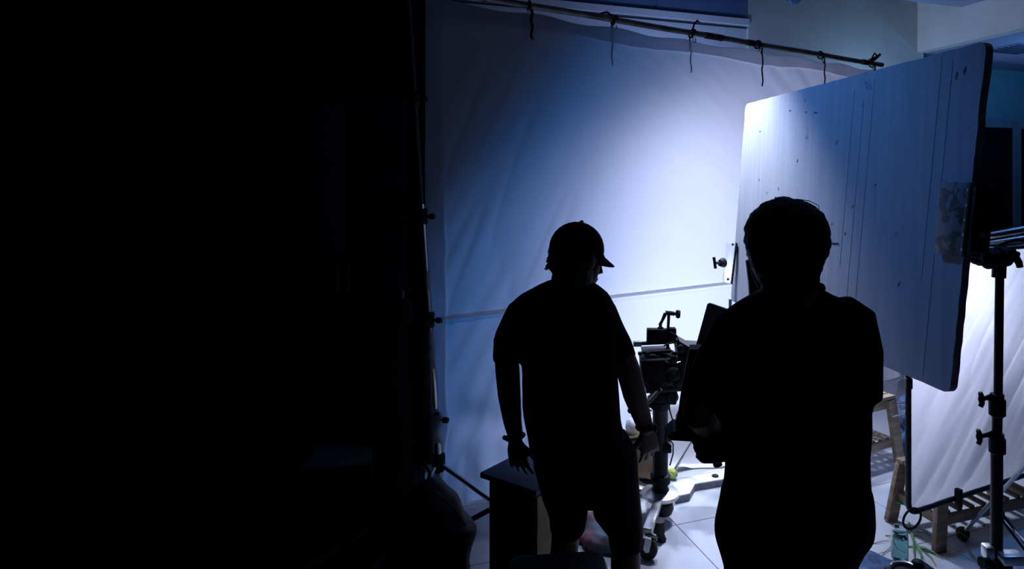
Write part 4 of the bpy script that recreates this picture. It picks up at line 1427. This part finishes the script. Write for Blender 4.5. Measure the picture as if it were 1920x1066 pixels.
# shorts
b = MB()
loft_px(b, [(815, 996, 1178, .125, 0), (845, 998, 1196, .13, 0), (870, 1000, 1200, .135, 0), (900, 1009, 1200, .135, 0), (927, 1016, 1201, .125, 0)], Y1)
loft_px(b, [(890, 1008, 1102, .12, 0), (930, 1019, 1104, .115, 0), (962, 1031, 1101, .1, 0), (990, 1034, 1097, .095, 0)], Y1)
loft_px(b, [(890, 1110, 1200, .12, 0), (930, 1110, 1201, .115, 0), (962, 1114, 1203, .105, 0), (992, 1140, 1204, .1, 0), (1020, 1141, 1205, .095, 0)], Y1)
remesh(b, 'shorts', M_shorts, m1, .009, 3, fold_disp(.006, 7, .6))
# cap
cp_o = thing
b = MB()
rr = []
for i in range(9):
    th = math.radians(4 + 92 * i / 8)
    rr.append([T1(.0865 * math.sin(th) * math.cos(2 * PI * q / 24), -.012 + .107 * math.sin(th) * math.sin(2 * PI * q / 24) * (1.0), .026 + .098 * math.cos(th)) for q in range(24)])
b.rings(rr)
cap = b.build('baseball_cap', M_blackcloth, m1)
b = MB()
br = []
for j in range(6):
    t = j / 5
    ring = []
    for i in range(15):
        a = math.radians(200 - 220 * i / 14) if False else math.radians(170 - 160 * i / 14)
        x = .078 * math.cos(a); y = -.005 + .088 * math.sin(a)
        ex = t * .085 * max(0, math.sin(a)) ** .6
        ring.append(T1(x, y + ex, .030 - .014 * (x / .08) ** 2 - t * .034))
    br.append(ring)
vs = [p for r_ in br for p in r_]
fs = [(j * 15 + i, j * 15 + i + 1, (j + 1) * 15 + i + 1, (j + 1) * 15 + i) for j in range(5) for i in range(14)]
brim = b.add(vs, fs).build('brim', M_blackcloth, cap)
sm = brim.modifiers.new('thick', 'SOLIDIFY'); sm.thickness = .005
MB().ball(T1(0, -.012, .126), (.008, .008, .005), 10).build('button', M_blackcloth, cap)
# hair below the cap
b = MB()
rnd = random.Random(5)
for q in range(160):
    a = math.radians(195 + 150 * rnd.random())
    z0 = .02 - .075 * rnd.random()
    p0 = T1(.074 * math.cos(a), -.014 + .093 * math.sin(a), z0)
    o_ = R1 @ V(math.cos(a), math.sin(a), -.9 + .7 * rnd.random()).normalized()
    L = .008 + .010 * rnd.random()
    b.tube([p0 - o_ * .01, p0 + o_ * L * .5, p0 + o_ * L + V(0, 0, -.004)], [.004, .003, .0008], 5)
rr = []
for i in range(8):
    th = math.radians(10 + 160 * i / 7)
    rr.append([T1(.078 * math.sin(th) * math.cos(2 * PI * q / 20), -.05 + .055 * math.sin(th) * math.sin(2 * PI * q / 20), -.02 + .07 * math.cos(th)) for q in range(20)])
b.rings(rr)
b.build('hair', M_hair, m1)
# wrist cord
b = MB()
wc = p1(966, 818, .018)
b.tube([wc + V(.033 * math.cos(a), .03 * math.sin(a), .006 * math.cos(a)) for a in [2 * PI * q / 18 for q in range(18)]], .0055, 7, True)
b.ball(wc + V(-.036, -.01, 0), .009, 8)
b.build('bracelet', M_black, m1)
b = MB()
wc = p1(1211, 800, .105)
b.tube([wc + V(.032 * math.cos(a), .03 * math.sin(a), 0) for a in [2 * PI * q / 18 for q in range(18)]], .009, 7, True)
b.ball(wc + V(.034, -.012, 0), (.008, .016, .016), 10)
b.build('wristwatch', M_black, m1)

# ---------------------------------------------------------------- bareheaded man
Y2 = 1.79
m2 = thing('person', V(P(1488, 0, Y2).x, Y2, 0), 'bareheaded person with short dark hair seen from behind, holding a black device', 'person', 'film crew seen from behind')
p2 = lambda px, py, d=0.0: P(px, py, Y2 + d)
b = MB()
hc2 = p2(1476, 462)
T2, R2 = head_shapes(b, hc2, math.radians(28), math.radians(10), 1.06)
b.tube([p2(1479, 495, 0), p2(1482, 540, -.02), p2(1486, 590, -.03)], [.074, .077, .09], 16)
loft_px(b, [(552, 1430, 1545, .06, 0), (575, 1400, 1590, .085, 0), (620, 1385, 1600, .1, 0), (700, 1372, 1605, .105, 0), (800, 1372, 1605, .1, 0), (880, 1378, 1610, .1, 0), (950, 1366, 1615, .11, 0), (1010, 1364, 1606, .115, 0), (1060, 1372, 1590, .11, 0)], Y2)
b.tube([p2(1598, 600), p2(1614, 660, -.01), p2(1612, 730, -.01), p2(1606, 765, 0), p2(1560, 800, .16), p2(1490, 815, .25)], [.046, .047, .045, .043, .036, .028], 14)
hand(b, p2(1490, 815, .25), V(-1, .3, .1), V(0, .3, 1), 1, .95, .5)
b.tube([p2(1385, 610), p2(1345, 680, -.0), p2(1315, 745, .01), p2(1308, 775, .03), p2(1330, 805, .14), p2(1350, 828, .2)], [.046, .047, .045, .043, .036, .029], 14)
hand(b, p2(1368, 850, .12), V(-1, .25, -.12), V(0, -.4, 1), 1, .85, .55)
b.tube([p2(1330, 800, .12), p2(1352, 835, .14), p2(1372, 851, .12)], [.036, .033, .028], 12)
loft_px(b, [(1030, 1370, 1470, .1, 0), (1100, 1376, 1468, .095, 0), (1200, 1384, 1462, .085, 0), (1330, 1392, 1452, .062, .01), (1450, 1396, 1450, .06, -.02), (1590, 1404, 1440, .036, -.02)], Y2)
loft_px(b, [(1030, 1488, 1588, .1, 0), (1100, 1490, 1582, .095, 0), (1200, 1496, 1576, .085, 0), (1330, 1506, 1566, .062, .01), (1450, 1508, 1562, .06, -.02), (1590, 1518, 1554, .036, -.02)], Y2)
foot(b, V(p2(1422, 0).x, Y2 - .02, 0), V(-.2, 1, 0)); foot(b, V(p2(1536, 0).x, Y2 - .02, 0), V(.15, 1, 0))
remesh(b, 'body', M_skin, m2, .0055, 3)
# T-shirt with collar
b = MB()
loft_px(b, [(538, 1436, 1538, .068, -.01), (552, 1412, 1560, .09, -.01), (566, 1388, 1596, .11, 0), (590, 1366, 1612, .125, 0), (630, 1355, 1618, .135, 0), (700, 1350, 1622, .14, 0), (760, 1350, 1626, .14, 0), (820, 1354, 1625, .14, 0), (880, 1362, 1622, .14, 0), (925, 1358, 1626, .142, 0)], Y2)
b.tube([p2(1570, 578), p2(1600, 603), p2(1614, 660, -.01), p2(1616, 748, -.01)], [.05, .062, .057, .052], 18)
b.tube([p2(1415, 590), p2(1382, 618), p2(1345, 680, 0), p2(1318, 738, .01)], [.055, .064, .062, .058], 18)
remesh(b, 'tshirt', M_blackcloth, m2, .009, 3, fold_disp(.006, 7, .5))
b = MB()
b.tube([p2(1488 + 52 * math.cos(a), 540 + 8 * math.sin(a), -.02 + .07 * math.sin(a)) for a in [2 * PI * q / 24 for q in range(24)]], .012, 8, True)
b.build('collar', M_blackcloth, m2)
# trousers
b = MB()
loft_px(b, [(900, 1360, 1624, .135, 0), (930, 1351, 1632, .145, 0), (965, 1344, 1634, .15, 0), (990, 1341, 1630, .15, 0), (1012, 1344, 1613, .15, 0), (1035, 1350, 1600, .145, 0), (1066, 1358, 1595, .14, 0), (1085, 1362, 1592, .13, 0)], Y2)
loft_px(b, [(1050, 1358, 1474, .13, 0), (1120, 1364, 1472, .12, 0), (1220, 1372, 1468, .1, 0), (1400, 1384, 1460, .085, 0), (1585, 1390, 1456, .08, -.01)], Y2)
loft_px(b, [(1050, 1484, 1594, .13, 0), (1120, 1486, 1590, .12, 0), (1220, 1490, 1586, .1, 0), (1400, 1498, 1574, .085, 0), (1585, 1502, 1568, .08, -.01)], Y2)
remesh(b, 'trousers', M_shorts, m2, .01, 3, fold_disp(.006, 7, .6))
# hair: full head of hair plus strands
b = MB()
loft_px(b, [(369, 1464, 1480, .02, -.02), (373, 1452, 1494, .04, -.02), (380, 1438, 1510, .06, -.02), (389, 1424, 1526, .078, -.02), (402, 1410, 1540, .09, -.02), (418, 1402, 1547, .097, -.022), (436, 1398, 1551, .1, -.024), (452, 1399, 1552, .1, -.026), (468, 1402, 1549, .096, -.03), (490, 1407, 1541, .09, -.035), (511, 1414, 1534, .08, -.04), (528, 1424, 1531, .068, -.04), (540, 1434, 1527, .055, -.04)], Y2)
remesh(b, 'hair', M_hair, m2, .006, 4, lambda c: .004 * noise.noise(c * 40) + .003 * noise.noise(c * 90))
b = MB()
rnd = random.Random(11)
for q in range(420):
    a = rnd.random() * 2 * PI
    th = math.radians(10 + 100 * rnd.random())
    if math.sin(a) > .3 and th > 1.2 or th > 1.75: continue
    n_d = V(math.sin(th) * math.cos(a), math.sin(th) * math.sin(a), math.cos(th))
    p0 = p2(1475, 450, -.022) + V(.104 * n_d.x, .096 * n_d.y, .107 * n_d.z)
    o_ = n_d
    tg = (R2 @ V(-math.sin(a), math.cos(a), 0)) * (.5 + rnd.random()) + V(.5, -.2, -.8)
    tg = (tg - o_ * tg.dot(o_)).normalized()
    L = .018 + .022 * rnd.random()
    b.tube([p0, p0 + tg * L * .4 + o_ * .003, p0 + tg * L * .8 + o_ * .003, p0 + tg * L + o_ * (.001 + .004 * rnd.random())], [.0028, .0025, .0016, .0005], 4)
for (x0, y0, x1, y1, x2, y2) in ((1500, 374, 1535, 385, 1538, 412), (1505, 380, 1530, 388, 1541, 400), (1515, 385, 1534, 398, 1546, 425), (1535, 420, 1548, 440, 1551, 462)):
    b.tube([p2(x0, y0, -.02), p2((x0 + x1) / 2, (y0 + y1) / 2 - 3, -.02), p2(x1, y1, -.02), p2(x2, y2, -.02)], [.0012, .0012, .001, .0006], 4)
b.build('loose_hair', M_hair, m2)
# earphone lead from ear to collar
b = MB()
b.tube([p2(1405, 478, -.0), p2(1408, 505, -.02), p2(1418, 532, -.03), p2(1432, 552, -.05), p2(1440, 560, -.07)], .0018, 6)
b.build('earphone_lead', mat('grey_cable', (.12, .13, .16), .4), m2)
MB().ball(p2(1405, 476, .01), .009, 8).build('earpiece', M_black, m2)

# device held by the bareheaded man
dvc = p2(1308, 800, .2)
dv = thing('field_monitor', dvc, 'black handheld field monitor with flared hood in the bareheaded man\'s hands', 'monitor')
YD = Y2 + .17
d_ = lambda px, py, o=0.0: P(px, py, YD + o)
MB().prism([d_(1292, 655), d_(1330, 654), d_(1370, 700), d_(1370, 842), d_(1350, 836), d_(1310, 824), d_(1268, 818), d_(1266, 790), d_(1270, 782), d_(1276, 738), d_(1282, 706)], V(.01, .06, 0)).build('monitor_body', M_black, dv, False)
MB().prism([d_(1251, 818, -.02), d_(1262, 808, -.02), d_(1300, 812, -.02), d_(1352, 838, -.02), d_(1352, 850, -.02), d_(1309, 828, -.02), d_(1258, 825, -.02)], V(.01, .1, 0)).build('sun_hood', M_black, dv, False)
MB().box(d_(1330, 868, -.01), (.02, .02, .04), None, .004).build('handle_grip', M_black, dv) if False else None
MB().box(d_(1320, 760, .065), (.11, .012, .1), None, .004).build('screen_bezel', M_blackmetal, dv)
MB().tube([d_(1340, 845, .02), d_(1346, 872, .02)], .014, 10).build('grip', M_rubber, dv)

# narrow black flag beside his cheek
fy = 2.12
fl_ = thing('narrow_flag', V(P(1440, 0, fy).x, fy, 0), 'narrow black panel upright beside the bareheaded man\'s cheek', 'panel')
MB().prism([P(1400, 489, fy), P(1407, 487, fy), P(1470, 487, fy), P(1470, 640, fy), P(1412, 640, fy), P(1408, 578, fy), P(1405, 530, fy)], V(0, .018, 0)).build('panel', M_black, fl_, False)
MB().tube([V(P(1440, 0, fy).x, fy + .03, .01), V(P(1440, 0, fy).x, fy + .03, 1.5)], .011, 10).build('support_pole', M_blackmetal, fl_)
MB().lathe(V(P(1440, 0, fy).x, fy + .03, 0), [(.14, 0), (.14, .01), (.03, .02), (.012, .03)], V(0, 0, 1), 20).build('foot_plate', M_blackmetal, fl_)
